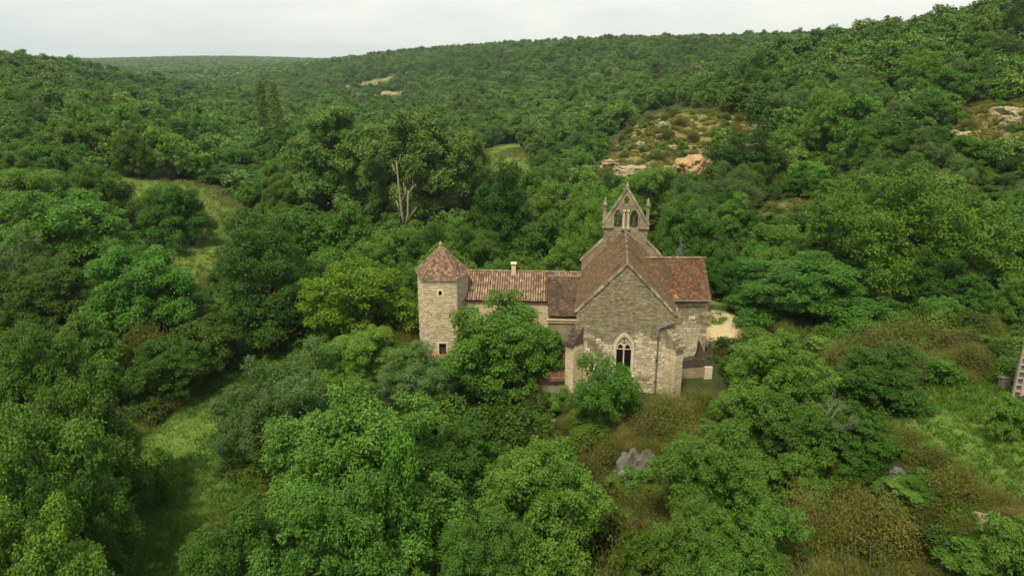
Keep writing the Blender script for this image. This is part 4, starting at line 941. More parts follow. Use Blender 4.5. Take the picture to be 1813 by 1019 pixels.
def round_crown(seed, Rr, z0, z1, nl, ncl, n, L_, up=0.55, flat=0.8, droop=0.35, lobef=0.46, crf=0.15, reach=0.62, zmin=-0.35):
    g = np.random.default_rng(seed); cz, hzz = (z0 + z1) / 2, (z1 - z0) / 2
    i = np.arange(nl); zz = 1 - (1 - zmin) * (i + 0.5) / nl; ph = i * 2.39996 + g.uniform(0, 6.28); rr_ = np.sqrt(np.maximum(0, 1 - zz ** 2))
    d = np.stack([rr_ * np.cos(ph), rr_ * np.sin(ph), zz], -1) + g.normal(size=(nl, 3)) * 0.22
    lc = d * np.array([Rr, Rr, hzz]) * (reach + g.uniform(-0.20, 0.16, (nl, 1))); lc[:, 2] += cz; lc[:, 2] = np.maximum(lc[:, 2], 0.09 * z1); lr = Rr * lobef * g.uniform(0.55, 1.2, nl)
    lc = np.vstack([lc, [[0, 0, cz]]]); lr = np.append(lr, Rr * 0.55)
    vsq = np.clip(hzz / Rr, 0.75, 1.05)
    C, Q = [], []
    for k in range(len(lr)):
        dd = unit(g.normal(size=(ncl, 3)) + unit(lc[k] - np.array([0, 0, cz - 0.3 * hzz]))[None] * 0.7)
        pp = lc[k] + dd * lr[k] * g.uniform(0.72, 1.02, (ncl, 1)) * np.array([1, 1, vsq])
        ok = np.ones(ncl, bool)
        for j in range(len(lr)):
            if j != k: ok &= np.linalg.norm((pp - lc[j]) / np.array([1, 1, vsq]), axis=1) > lr[j] * 0.72
        C.append(pp[ok]); Q.append(Rr * crf * g.uniform(0.42, 1.6, ok.sum()))
    C, Q = np.vstack(C), np.concatenate(Q)
    a_ = clump_leaves(g, C, Q, n, L_, up, flat, droop)
    nk = max(60, n // 7); kl = g.choice(len(lr), nk, p=lr ** 2 / (lr ** 2).sum()); kd = unit(g.normal(size=(nk, 3)))  # larger inner leaves, added to block light inside the crown
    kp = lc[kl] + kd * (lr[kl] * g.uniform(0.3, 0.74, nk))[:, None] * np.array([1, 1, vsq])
    b_ = (kp, unit(kd + g.normal(size=(nk, 3)) * 0.4), g.normal(size=(nk, 3)), L_ * g.uniform(1.5, 2.3, nk), g.random(nk) * 0.3)  # low tint puts the crown's inner shade into the leaf colour
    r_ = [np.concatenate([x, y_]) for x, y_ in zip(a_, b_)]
    ok = r_[0][:, 2] > 0.03
    return tuple(x[ok] for x in r_), lc, lr
def trunk_mesh(seed, z1, r0, lobes, n_limb, mat, lean_=0.0):
    q = random.Random(seed); mb = MB(); zf = z1 * 0.45
    path = [(0, 0, -0.6), (q.uniform(-.05, .05), q.uniform(-.05, .05), zf * 0.5), (q.uniform(-.2, .2) + lean_, q.uniform(-.2, .2), zf), (q.uniform(-.3, .3) + lean_, q.uniform(-.3, .3), z1 * 0.8)]
    mb.tube(path, [r0 * 1.25, r0, r0 * 0.8, r0 * 0.3], 8)
    for k in range(min(n_limb, len(lobes))):
        e = Vector(lobes[k]); s = Vector(path[1]).lerp(Vector(path[2]), q.uniform(0.4, 1.0)) if k % 2 else Vector(path[2]).lerp(Vector(path[3]), q.uniform(0, 0.5))
        mid = s.lerp(e, 0.5) + Vector((q.uniform(-.3, .3), q.uniform(-.3, .3), q.uniform(0, .4)))
        mb.tube([s, mid, e], [r0 * 0.45, r0 * 0.3, r0 * 0.1], 6)
        for _ in range(2):
            e2 = e + Vector((q.uniform(-1, 1), q.uniform(-1, 1), q.uniform(0.0, 0.9))) * 0.8
            mb.tube([mid.lerp(e, 0.5), e2], [r0 * 0.16, r0 * 0.04], 5)
    me = mb.mesh('trunk', True); me.materials.append(mat)
    return me
KIND = {}   # kind -> list of (crown mesh, trunk mesh, canonical crown radius, canonical height)
def reg(kind, seed, Rr, z0, z1, nl, ncl, n, L_, mat, r0=0.2, bark='bark', limbs=8, aspect=0.55, **kw):
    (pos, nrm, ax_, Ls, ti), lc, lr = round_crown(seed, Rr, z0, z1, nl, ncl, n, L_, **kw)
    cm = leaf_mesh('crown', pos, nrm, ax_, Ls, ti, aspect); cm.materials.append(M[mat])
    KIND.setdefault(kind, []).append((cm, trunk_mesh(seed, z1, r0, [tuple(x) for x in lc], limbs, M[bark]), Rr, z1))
for s in range(3): reg('ash', 100 + s, 5.0, -2.2, 11.5, 40, 22, 90000, 0.175, 'leaf_ash', 0.22, limbs=16, lobef=0.34, crf=0.088, droop=0.15, aspect=0.48)
for s in range(2): reg('oak', 110 + s, 4.6, -2.6, 9.5, 36, 20, 70000, 0.17, 'leaf_oak', 0.24, limbs=16, lobef=0.36, crf=0.095)
for s in range(2): reg('dark', 115 + s, 4.6, -2.8, 10.0, 32, 20, 56000, 0.19, 'leaf_dark', 0.24, limbs=14, lobef=0.36, crf=0.095)
reg('walnut', 120, 5.2, -2.4, 9.5, 38, 20, 66000, 0.21, 'leaf_walnut', 0.28, limbs=14, lobef=0.36, crf=0.09, droop=0.6, aspect=0.5)
reg('lime', 125, 4.8, -2.4, 10.5, 24, 16, 48000, 0.21, 'leaf_lime', 0.22, limbs=10, crf=0.11)
reg('chestnut', 130, 11.0, -5.5, 14.0, 62, 34, 130000, 0.29, 'leaf_chestnut', 0.5, limbs=0, crf=0.058, lobef=0.31, reach=0.74, flat=0.7, up=0.6, zmin=-0.4, aspect=0.45)
reg('elder', 134, 3.0, 0.1, 6.0, 18, 14, 20000, 0.17, 'leaf_walnut', 0.1, limbs=10, crf=0.12, aspect=0.4)
reg('sallow', 135, 4.2, -2.0, 8.5, 22, 16, 40000, 0.18, 'leaf_sallow', 0.16, limbs=10, crf=0.11, aspect=0.4)
for s in range(2): reg('mixed', 140 + s, 3.4, -2.0, 7.6, 22, 16, 22000, 0.22, 'leaf_oak', 0.16, limbs=8, lobef=0.40, crf=0.12)
for s in range(2): reg('mixed_pale', 145 + s, 3.2, -2.0, 7.2, 22, 16, 21000, 0.22, 'leaf_ash', 0.15, limbs=8, lobef=0.40, crf=0.12)
for s in range(2): reg('poplar', 150 + s, 5.4, 1.0, 22, 64, 16, 56000, 0.26, 'leaf_poplar', 0.28, 'bark', limbs=22, crf=0.085, lobef=0.27, reach=0.74, flat=1.1, up=0.35, droop=0.2, zmin=-0.8)
for s in range(2): reg('shrub', 160 + s, 1.5, -0.6, 2.3, 9, 10, 5000, 0.15, 'leaf_bramble', 0.05, limbs=5, crf=0.20)
reg('shrub_pale', 163, 1.5, -0.6, 2.4, 9, 10, 5500, 0.16, 'leaf_ash', 0.05, limbs=5, crf=0.20)
for s in range(2): reg('garrigue', 166 + s, 1.2, -0.6, 1.3, 10, 8, 1500, 0.24, 'leaf_garrigue', 0.04, limbs=3, crf=0.22)
# stand far off: bigger leaves, fewer of them
FAR = []
for s in range(5):
    (pos, nrm, ax_, Ls, ti), lc, lr = round_crown(170 + s, 3.0, -1.8, 6.6, 13, 10, 3800, 0.44, crf=0.17)
    cm = leaf_mesh('far_crown', pos, nrm, ax_, Ls, ti, 0.6); cm.materials.append(M[('leaf_oak', 'leaf_oak', 'leaf_poplar', 'leaf_ash', 'leaf_dark')[s]]); FAR.append(cm)
VFAR = []
for s in range(3):
    (pos, nrm, ax_, Ls, ti), lc, lr = round_crown(180 + s, 3.4, -1.5, 6.0, 8, 6, 520, 1.15, crf=0.2)
    cm = leaf_mesh('distant_crown', pos, nrm, ax_, Ls, ti, 0.65); cm.materials.append(M['leaf_oak']); VFAR.append(cm)

def sprig_mesh(name, seed, Rr, H_, n, L_, mat, aspect=0.16, up=1.0, base_z=0.0):
    g = np.random.default_rng(seed); nc = 22
    cdir = unit(g.normal(size=(nc, 3)) * np.array([1, 1, 0.4]) + np.array([0, 0, 0.75])); clen = g.uniform(0.55, 1.0, nc)
    ci = g.integers(0, nc, n); f = g.uniform(0.15, 1.0, n) ** 0.6
    tips = cdir * clen[:, None] * np.array([Rr, Rr, H_])
    pos = tips[ci] * f[:, None] + g.normal(size=(n, 3)) * Rr * 0.17 * (0.35 + f[:, None]); pos[:, 2] = np.maximum(pos[:, 2], 0.02) + base_z
    axis = unit(tips[ci]) * 0.6 + g.normal(size=(n, 3)) * 0.55 + np.array([0, 0, up * 0.6]); nrm = unit(g.normal(size=(n, 3)) + np.array([0, -0.2, 0.7]))
    tint = np.clip(g.random(nc)[ci] * 0.6 + g.random(n) * 0.4, 0, 1)
    me = leaf_mesh(name, pos, nrm, axis, L_ * g.uniform(0.6, 1.3, n), tint, aspect); me.materials.append(M[mat])
    return me
def stems_mesh(seed, Rr, H_, mat, n=9):
    q = random.Random(seed); mb = MB()
    for k in range(n):
        a = 2 * math.pi * k / n + q.uniform(-.3, .3); l = q.uniform(.4, .85)
        mb.tube([(0, 0, -0.2), (math.cos(a) * Rr * l * 0.4, math.sin(a) * Rr * l * 0.4, H_ * 0.4), (math.cos(a) * Rr * l, math.sin(a) * Rr * l, H_ * q.uniform(0.6, 0.9))], [0.04, 0.028, 0.01], 5)
    me = mb.mesh('stems'); me.materials.append(M[mat]); return me
for s in range(2):
    KIND.setdefault('broom', []).append((sprig_mesh('crown', 190 + s, 1.6, 2.2, 17000, 0.125, 'leaf_broom'), stems_mesh(190 + s, 1.6, 2.2, 'bark'), 1.6, 2.4))
    KIND.setdefault('dry', []).append((sprig_mesh('crown', 195 + s, 1.5, 1.8, 15000, 0.125, 'leaf_dry'), stems_mesh(195 + s, 1.5, 1.8, 'bark'), 1.5, 2.0))
    KIND.setdefault('olive', []).append((sprig_mesh('crown', 198 + s, 2.2, 3.6, 17000, 0.19, 'leaf_olive', aspect=0.3), stems_mesh(198 + s, 2.2, 3.6, 'bark'), 2.2, 3.9))
# narrow poplar, grey conifer
g = np.random.default_rng(5); nc = 110; f = g.uniform(0.06, 1, nc); prof = np.sin(np.clip(f, 0, 1) * math.pi * 0.93 + 0.15) ** 0.6
ph = g.uniform(0, 6.28, nc); C = np.stack([np.cos(ph) * prof * 1.0, np.sin(ph) * prof * 1.0, f * 15 + 1], -1)
a = clump_leaves(g, C, g.uniform(0.5, 0.95, nc), 5200, 0.42, 0.3, 1.5, -0.4); cm = leaf_mesh('crown', *a); cm.materials.append(M['leaf_poplar'])
KIND['narrow'] = [(cm, trunk_mesh(3, 15, 0.22, [], 0, M['bark']), 1.7, 16.5)]
nc = 130; f = g.uniform(0.0, 1, nc) ** 1.3; ph = g.uniform(0, 6.28, nc); rad = (1 - f) * 1.05 * g.uniform(0.5, 1, nc)
C = np.stack([np.cos(ph) * rad, np.sin(ph) * rad, f * 3.6 + 0.4], -1); a = clump_leaves(g, C, 0.10 + (1 - f) * 0.16, 4200, 0.17, 0.3, 0.7, 0.0); cm = leaf_mesh('crown', *a, 0.22); cm.materials.append(M['leaf_grey'])
KIND['conifer'] = [(cm, trunk_mesh(4, 4, 0.07, [], 0, M['bark']), 1.1, 4.0)]

used = {}
CROWNS = []      # (x, y, crown radius) of everything planted
def plant(kind, x, y, height, rad, name, label, group=None, cat='tree', rz=None):
    v = KIND[kind]; i = used.get(kind, 0); used[kind] = i + 1
    cm, tmh, r0, h0 = v[i % len(v)]
    g_ = hz(x, y)
    e = empty(name, (x, y, g_ - 0.1), rnd.uniform(0, 6.28) if rz is None else rz)
    e.scale = (rad / r0, rad / r0 * rnd.uniform(0.94, 1.06), height / h0)
    c_ = link('crown', cm, e); t_ = link('trunk' if cat == 'tree' else 'stems', tmh, e)
    tag(e, label, cat, group); CROWNS.append((x, y, rad))
    return e
def plant_px(kind, px, py, wpx, Y, name, label, group=None, cat='tree', hmax=30, hmin=1.0):
    top = P(px, py, Y); g_ = hz(top[0], Y); h = min(max(top[2] - g_, hmin), hmax)
    t_ = Y * CP - (top[2] - CAM_H) * SP
    return plant(kind, top[0], Y, h * 1.03, wpx / FPX * t_ / 2 * 0.98, name, label, group, cat)
HAND = [
 ('ash', 625, 692, 350, 43.5, 'ash_tree', 'biggest bright green tree, left of centre in front of the tower'),
 ('ash', 415, 905, 230, 35.0, 'ash_tree', 'bright green tree at the bottom beside the grassy path'),
 ('ash', 590, 872, 300, 34.0, 'ash_tree', 'bright green tree at the bottom edge below the biggest one'),
 ('oak', 140, 655, 190, 47.0, 'hornbeam', 'dark layered tree bordering the left side of the grassy path'),
 ('oak', 50, 735, 270, 40.0, 'hornbeam', 'wide dark green tree in the lower left corner'),
 ('dark', 118, 850, 165, 37.0, 'hornbeam', 'low dark tree overhanging the foot of the grassy path'),
 ('oak', 40, 900, 240, 33.0, 'hornbeam', 'dark crown cut by the bottom left corner of the picture'),
 ('ash', 950, 790, 240, 42.5, 'ash_tree', 'bright pointed young tree at the bottom centre'),
 ('dark', 815, 765, 190, 47.0, 'hazel', 'dark green tree between the biggest bright tree and the pointed one'),
 ('ash', 860, 905, 190, 38.0, 'ash_tree', 'low bright tree at the bottom left of the pointed one'),
 ('sallow', 448, 675, 150, 54.0, 'sallow', 'grey green willow bordering the right side of the grassy path'),
 ('sallow', 520, 640, 190, 58.0, 'sallow', 'grey green willow behind the first one beside the path'),
 ('ash', 632, 578, 165, 63.0, 'young_ash', 'green tree directly below the yellow green lime'),
 ('sallow', 735, 622, 140, 59.0, 'sallow', 'greyish tree at the foot of the tower'),
 ('lime', 640, 447, 210, 73.0, 'lime_tree', 'yellow green lime tree just left of the tower'),
 ('walnut', 888, 540, 212, 60.5, 'walnut_tree', 'dense walnut tree hiding the front of the long house'),
 ('elder', 1078, 640, 118, 54.0, 'elder_bush', 'feathery green bush in front of the chapel window'),
 ('ash', 1382, 592, 190, 51.0, 'ash_tree', 'bright green tree right of the broken wall stub'),
 ('ash', 1285, 760, 225, 42.5, 'ash_tree', 'bright green tree below right of the grey rock face'),
 ('ash', 1335, 880, 180, 38.0, 'ash_tree', 'low green tree at the bottom right of the grey rock face'),
 ('dark', 1560, 622, 180, 50.0, 'oak_tree', 'dark green tree beside the right meadow'),
 ('dark', 1440, 690, 170, 47.0, 'oak_tree', 'dark tree with pale bare twigs between two bright trees'),
 ('ash', 1450, 452, 262, 74.0, 'oak_tree', 'round green tree in front of the big chestnut'),
 ('chestnut', 1612, 330, 350, 82.0, 'chestnut_tree', 'huge yellowish chestnut on the right, largest tree of all'),
 ('oak', 462, 385, 170, 84.0, 'oak_tree', 'tall dark tree with deep shade right of the grass clearing'),
 ('dark', 470, 460, 200, 77.0, 'oak_tree', 'dark tree over the deep shadow at the head of the path'),
 ('oak', 235, 442, 190, 78.0, 'oak_tree', 'round green tree just below the left grass clearing'),
 ('dark', 290, 600, 135, 66.0, 'hazel', 'small dark tree at the upper end of the grassy path'),
 ('oak', 60, 580, 160, 58.0, 'hazel', 'bright topped tree at the left edge, midway down'),
 ('oak', 300, 328, 115, 108.0, 'oak_tree', 'lone dark oak standing inside the left grass clearing'),
 ('oak', 110, 345, 230, 92.0, 'oak_tree', 'broad spreading oak left of the grass clearing'),
 ('oak', 40, 300, 150, 108.0, 'oak_tree', 'green tree at the left edge above the spreading oak'),
 ('oak', 80, 470, 170, 76.0, 'oak_tree', 'tree at the left edge below the spreading oak'),
 ('poplar', 590, 188, 150, 126.0, 'poplar_tree', 'left of the tall olive green poplars behind the tower'),
 ('poplar', 745, 186, 180, 119.0, 'poplar_tree', 'tallest olive green poplar behind the dead trunk'),
 ('poplar', 670, 222, 120, 124.0, 'poplar_tree', 'middle poplar between the two tall ones'),
 ('poplar', 825, 228, 95, 123.0, 'poplar_tree', 'right hand poplar next to the small field'),
 ('poplar', 540, 232, 80, 130.0, 'poplar_tree', 'lowest poplar at the left end of the group'),
 ('narrow', 460, 150, 24, 215.0, 'narrow_poplar', 'left of two columnar poplars in the valley'),
 ('narrow', 484, 152, 22, 214.0, 'narrow_poplar', 'right of two columnar poplars in the valley'),
 ('dark', 895, 298, 135, 106.0, 'alder', 'dark tree behind the house, below the small field'),
 ('mixed', 965, 382, 100, 94.0, 'alder', 'green tree behind the long house left of the nave'),
 ('ash', 1035, 352, 100, 90.0, 'young_ash', 'bright green tree directly left of the bell gable'),
 ('oak', 1215, 358, 115, 92.0, 'oak_tree', 'green tree directly right of the bell gable'),
 ('ash', 1150, 288, 130, 116.0, 'ash_tree', 'green tree behind the bell gable below the rocky spur'),
 ('conifer', 1206, 421, 34, 81.0, 'young_cedar', 'small grey blue conifer behind the red roofed wing'),
 ('dark', 1290, 448, 85, 81.0, 'alder', 'dark tree just beyond the red roofed wing'),
 ('dark', 1315, 238, 140, 132.0, 'oak_tree', 'dark oak on the slope right of the bare rock face'),
 ('mixed', 535, 362, 115, 104.0, 'hazel', 'dark green tree at the left foot of the poplars'),
 ('mixed', 618, 368, 110, 101.0, 'hazel', 'green tree at the foot of the poplars above the lime'),
 ('dark', 835, 400, 110, 92.0, 'alder', 'dark tree behind the chimney of the long house'),
 ('dark', 760, 400, 110, 95.0, 'alder', 'dark tree right behind the pointed tower roof'),
 ('mixed', 410, 288, 95, 150.0, 'oak_tree', 'tree above the right end of the left grass clearing'),
 ('dark', 1775, 330, 120, 99.0, 'oak_tree', 'green tree on the hillside right of the big chestnut'),
 ('oak', 1775, 480, 130, 74.0, 'oak_tree', 'green tree at the right edge below the chestnut'),
 ('mixed_pale', 1800, 700, 70, 42.0, 'hazel_bush', 'bright bush at the right edge beside the pole foot'),
 ('mixed_pale', 1800, 905, 110, 33.5, 'hazel_bush', 'bright green bush in the lower right corner'),
 ('dark', 1525, 735, 150, 45.0, 'oak_tree', 'dark tree filling the slope left below the right meadow'),
 ('oak', 1675, 850, 115, 39.5, 'hazel', 'dark green bushy tree under the rim of the right meadow'),
 ('mixed', 1415, 805, 120, 43.0, 'hazel', 'green tree between the bare twigs and the broom'),
 ('ash', 1245, 885, 165, 39.0, 'ash_tree', 'small bright tree at the bottom under the grey rock face'),
 ('mixed_pale', 1730, 955, 120, 34.5, 'hazel_bush', 'green bush left of the corner bush at the lower right'),
 ('mixed', 1130, 930, 110, 39.5, 'hazel', 'green bush at the bottom right of the pointed tree'),
 ('mixed', 690, 800, 150, 39.0, 'hazel', 'shaded green bush under the biggest bright tree'),
 ('mixed', 360, 560, 120, 72.0, 'hazel', 'dark rounded tree left of the deep shadow'),
 ('mixed', 140, 560, 130, 66.0, 'hazel', 'dull green tree below the tree at the left edge'),
]
for k, px, py, wpx, Y, name, lab in HAND: plant_px(k, px, py, wpx, Y, name, lab)
SHRUBS = [
 ('broom', 1500, 850, 150, 39.5, 'broom', 'large olive brown broom bush in the lower right'), ('olive', 1590, 880, 150, 38.0, 'olive_bush', 'olive green bush right of the large broom bush'), ('broom', 1460, 930, 150, 35.5, 'broom', 'broom bush low at the bottom right'), ('broom', 1560, 960, 160, 34.0, 'broom', 'broom bush cut by the bottom edge at right'),
 ('dry', 1130, 900, 120, 42.0, 'broom', 'brown bush under the grey rock face'), ('olive', 1180, 930, 150, 39.0, 'olive_bush', 'olive bush at the bottom below the grey rock face'), ('dry', 1080, 960, 120, 38.0, 'broom', 'brown bush at the bottom right of the pointed tree'), ('broom', 1250, 960, 110, 37.0, 'broom', 'olive bush at the bottom left of the low green tree'),
 ('dry', 1040, 790, 110, 48.5, 'dry_bush', 'dark brown bush left of the grey rock face'), ('dry', 990, 770, 90, 51.0, 'dry_bush', 'brownish bush below the iron railing'), ('dry', 1190, 690, 110, 54.0, 'dry_bush', 'tan dry bush at the foot of the right buttress'), ('broom', 1245, 680, 90, 55.5, 'dry_bush', 'yellowish bush below the broken wall stub'), ('dry', 1150, 720, 90, 53.0, 'dry_bush', 'tan bush below the drainpipe'), ('broom', 1220, 735, 100, 51.5, 'dry_bush', 'olive bush on the slope below the right buttress'), ('broom', 1165, 770, 90, 50.8, 'dry_bush', 'yellow green bush just above the grey rock face'),
 ('dry', 820, 935, 130, 37.5, 'dry_bush', 'brownish bush between the two bottom centre trees'), ('olive', 1640, 560, 130, 61.0, 'olive_bush', 'olive brown bush behind the dark tree by the meadow'), ('olive', 1560, 565, 120, 60.0, 'olive_bush', 'olive bush below the round green tree'), ('olive', 1720, 580, 130, 58.0, 'olive_bush', 'olive bush between meadow and big chestnut'), ('olive', 1690, 625, 110, 54.0, 'olive_bush', 'olive bush at the head of the right meadow'), ('olive', 1500, 600, 100, 57.0, 'olive_bush', 'olive bush left of the dark tree by the meadow'), ('olive', 1770, 610, 100, 55.0, 'olive_bush', 'dark olive bush left of the pole'),
 ('olive', 1610, 760, 90, 44.5, 'olive_bush', 'olive bush at the left rim of the right meadow'), ('mixed_pale', 1640, 850, 120, 40.0, 'hazel_bush', 'green bush on the bank under the right meadow'), ('dry', 1420, 850, 100, 41.0, 'broom', 'dry brown bush right of the green tree'),
 ('shrub_pale', 1700, 885, 90, 38.0, 'bramble_bush', 'green bush on the bank left of the pale bank rock'), ('shrub', 880, 720, 120, 53.5, 'bramble_bush', 'dark bush under the walnut'), ('shrub', 830, 730, 120, 52.5, 'bramble_bush', 'dark bush left below the walnut'), ('shrub', 770, 700, 110, 55.0, 'bramble_bush', 'dark bush right of the greyish tower foot tree'), ('shrub', 930, 760, 80, 52.5, 'bramble_bush', 'dark bush under the stone ledge'),
 ('shrub_pale', 1010, 835, 105, 46.5, 'bramble_bush', 'green bush left below the grey rock face'), ('shrub', 1055, 885, 100, 44.0, 'bramble_bush', 'dark green bush under the grey rock face'), ('shrub_pale', 965, 790, 85, 50.0, 'bramble_bush', 'small green bush below the pale stone ledge'),
 ('olive', 240, 520, 90, 72.0, 'olive_bush', 'olive bush in the thicket below the round tree at left'), ('olive', 140, 640, 100, 58.0, 'olive_bush', 'brownish olive bush left above the layered tree'), ('olive', 640, 640, 60, 61.0, 'olive_bush', 'small olive bush beside the willow'),
]
for k, px, py, wpx, Y, name, lab in SHRUBS: plant_px(k, px, py, wpx, Y, name, lab, cat='bush', hmin=1.0, hmax=6)

# bare pale trunk in front of the poplars, bare twigs in the right tree
def px_path(pts, Y): return [P(a_, b_, Y) for a_, b_ in pts]
dead = empty('dead_tree', P(720, 431, 108.0)); tag(dead, 'bare pale forked trunk standing in front of the poplars', 'tree')
inv = Vector(dead.location)
def limb(name, pts, rad, mat):
    mb = MB(); mb.tube([Vector(p) - inv for p in px_path(pts, 108.0)], rad, 7); return mb.build(name, M[mat], dead, True)
limb('trunk', [(721, 452), (719, 425), (716, 402)], [0.34, 0.28, 0.24], 'bark_pale')
limb('limb', [(716, 404), (711, 375), (706, 330), (703, 300), (701, 284)], [0.19, 0.17, 0.15, 0.11, 0.06], 'bark_pale')
limb('limb', [(717, 402), (722, 380), (722, 350), (723, 338)], [0.18, 0.17, 0.15, 0.09], 'bark_pale')
limb('limb', [(708, 376), (704, 362), (702, 355)], [0.16, 0.13, 0.07], 'bark_pale')
for pts_, r_ in (([(704, 312), (697, 300), (694, 290)], .09), ([(723, 345), (730, 332), (737, 326)], .10), ([(722, 352), (716, 336), (714, 322)], .08), ([(709, 360), (716, 345), (719, 330)], .07), ([(703, 295), (708, 282), (709, 272)], .06), ([(730, 332), (731, 318)], .05), ([(718, 395), (731, 376), (738, 366)], .09)):
    limb('branch', pts_, [r_] * (len(pts_) - 1) + [r_ * .4], 'bark_pale')
for k, (px, py, Y, lab) in enumerate([(1462, 690, 44.6, 'pale bare lichened twigs in front of the dark tree'), (1488, 720, 44.4, 'second spray of pale bare twigs lower right')]):
    b0 = P(px, py + 55, Y); tw = empty('bare_shrub', b0); tag(tw, lab, 'shrub', 'bare lichened twigs'); q = random.Random(400 + k); mb = MB()
    def grow(p, d, l, r_, lev):
        e = p + d * l; mid = p.lerp(e, .5) + Vector((q.uniform(-.1, .1), q.uniform(-.1, .1), q.uniform(-.1, .1))) * l
        mb.tube([p, mid, e], [r_, r_ * .8, r_ * .55], 5)
        if lev > 0:
            for _ in range(3): grow(mid.lerp(e, q.uniform(.2, 1)), (d + Vector((q.uniform(-1, 1), q.uniform(-1, .6), q.uniform(-.4, .7))) * .9).normalized(), l * .62, r_ * .55, lev - 1)
    for s_ in range(3): grow(Vector((0, 0, -.3)), Vector((q.uniform(-.5, .5), q.uniform(-.4, .1), 1)).normalized(), 1.2, .04, 3)
    mb.build('twigs', M['bark_lichen'], tw)

# ------------------------------------------------------------------ woodland on the slopes
CLEAR_PX = [[(160, 335), (290, 300), (425, 340), (428, 400), (390, 478), (300, 480), (322, 430), (310, 345), (180, 372)], [(850, 270), (938, 268), (938, 305), (860, 318)], [(1045, 262), (1090, 222), (1120, 215), (1150, 188), (1215, 172), (1250, 190), (1290, 185), (1275, 225), (1300, 262), (1255, 305), (1180, 310), (1100, 306)],
            [(1250, 568), (1330, 568), (1330, 625), (1245, 625)], [(1735, 185), (1813, 165), (1813, 235), (1750, 235)], [(448, 262), (480, 258), (480, 285), (450, 285)], [(600, 118), (720, 118), (715, 178), (612, 178)], [(1140, 118), (1180, 112), (1190, 132), (1145, 138)], [(1350, 340), (1420, 335), (1420, 365), (1350, 372)]]
def bad_px(x, y, g_, h, r_):
    px, py = project(x, y, g_ + h * 0.9); px2, py2 = project(x, y, g_ + h * 0.35); wp_ = r_ * 0.75 * FPX / y
    for poly in CLEAR_PX:
        for a_ in (-wp_, 0, wp_):
            if (inside((px + a_, py), poly) or inside((px2 + a_, py2), poly)) and (poly is not CLEAR_PX[2] or rnd.random() < 0.72 or py2 > 300) and (poly not in (CLEAR_PX[6], CLEAR_PX[7]) or rnd.random() < 0.22): return True
    return False
HX, HY, HR_ = (np.array([c[i] for c in CROWNS]) for i in range(3))
sg = np.random.default_rng(77)
def scatter(r0, r1, sp, tmax=0.80):
    """jittered polar grid with about one tree for each sp x sp metres"""
    X, Y = [], []; r_ = r0
    while r_ < r1:
        nn = max(1, int(2 * tmax * r_ / sp)); tt = -tmax + (np.arange(nn) + sg.uniform(0, 1, nn)) * 2 * tmax / nn; q_ = r_ + sg.uniform(-0.5, 0.5, nn) * sp
        X.append(q_ * np.sin(tt)); Y.append(q_ * np.cos(tt)); r_ += sp * 0.9
    return np.concatenate(X), np.concatenate(Y)
def sky_line():
    """highest canopy elevation met so far on each bearing, to leave out trees behind ridges"""
    el = (GZ + 4.0 - CAM_H) / RR
    return np.maximum.accumulate(el, axis=1)
SKYL = sky_line()
def visible(x, y, ztop, margin=0.006):
    r_ = np.hypot(x, y); tt = np.arctan2(x, y); ti = np.clip(np.searchsorted(th, tt), 0, nth - 1); ri = np.clip(np.searchsorted(rr, r_ * 0.97) - 1, 0, nr - 1)
    return (ztop - CAM_H) / r_ > SKYL[ti, ri] - margin
X1, Y1 = scatter(66, 330, 5.0); X2, Y2 = scatter(330, 960, 5.9, 0.72)
TX, TY = np.concatenate([X1, X2]), np.concatenate([Y1, Y2]); TG = HZ(TX, TY); TR = sg.uniform(1.7, 3.9, len(TX)) * np.where(sg.random(len(TX)) < 0.15, 1.3, 1.0); THh = TR * sg.uniform(1.75, 2.5, len(TX))
keep = blob(TX, TY, MEADOW) < 0.30
keep &= blob(TX, TY, DIRT) < 0.1
rk_ = np.maximum(blob(TX, TY, ROCK), blob(TX, TY, DRYS)); keep &= ~((rk_ > 0.25) & (sg.random(len(TX)) < 0.84))
keep &= ~((TY < 82) & (TX > -17) & (TX < 27))                       # the buildings and their surroundings
keep &= ~((TY < 76) & (TX > -34) & (TX < 40))
keep &= (TY > 25) & (np.hypot(TX - 10, TY - 68) > 14)
keep &= visible(TX, TY, TG + THh)
for i in range(len(HX)): keep &= np.hypot(TX - HX[i], TY - HY[i]) > HR_[i] * 0.85 + TR * 0.55
ii = np.nonzero(keep)[0]
sel = [i for i in ii if not bad_px(TX[i], TY[i], TG[i], THh[i], TR[i])]
px_all = [project(TX[i], TY[i], TG[i] + THh[i] * 0.6) for i in sel]
infr = [(-40 < p_[0] < IW + 40) for p_ in px_all]
sel = [i for i, k in zip(sel, infr) if k]
order = sorted(sel, key=lambda i: -TR[i] / TY[i])
NIND = 235
near = sorted(order[:NIND], key=lambda i: TY[i]); rest = order[NIND:]

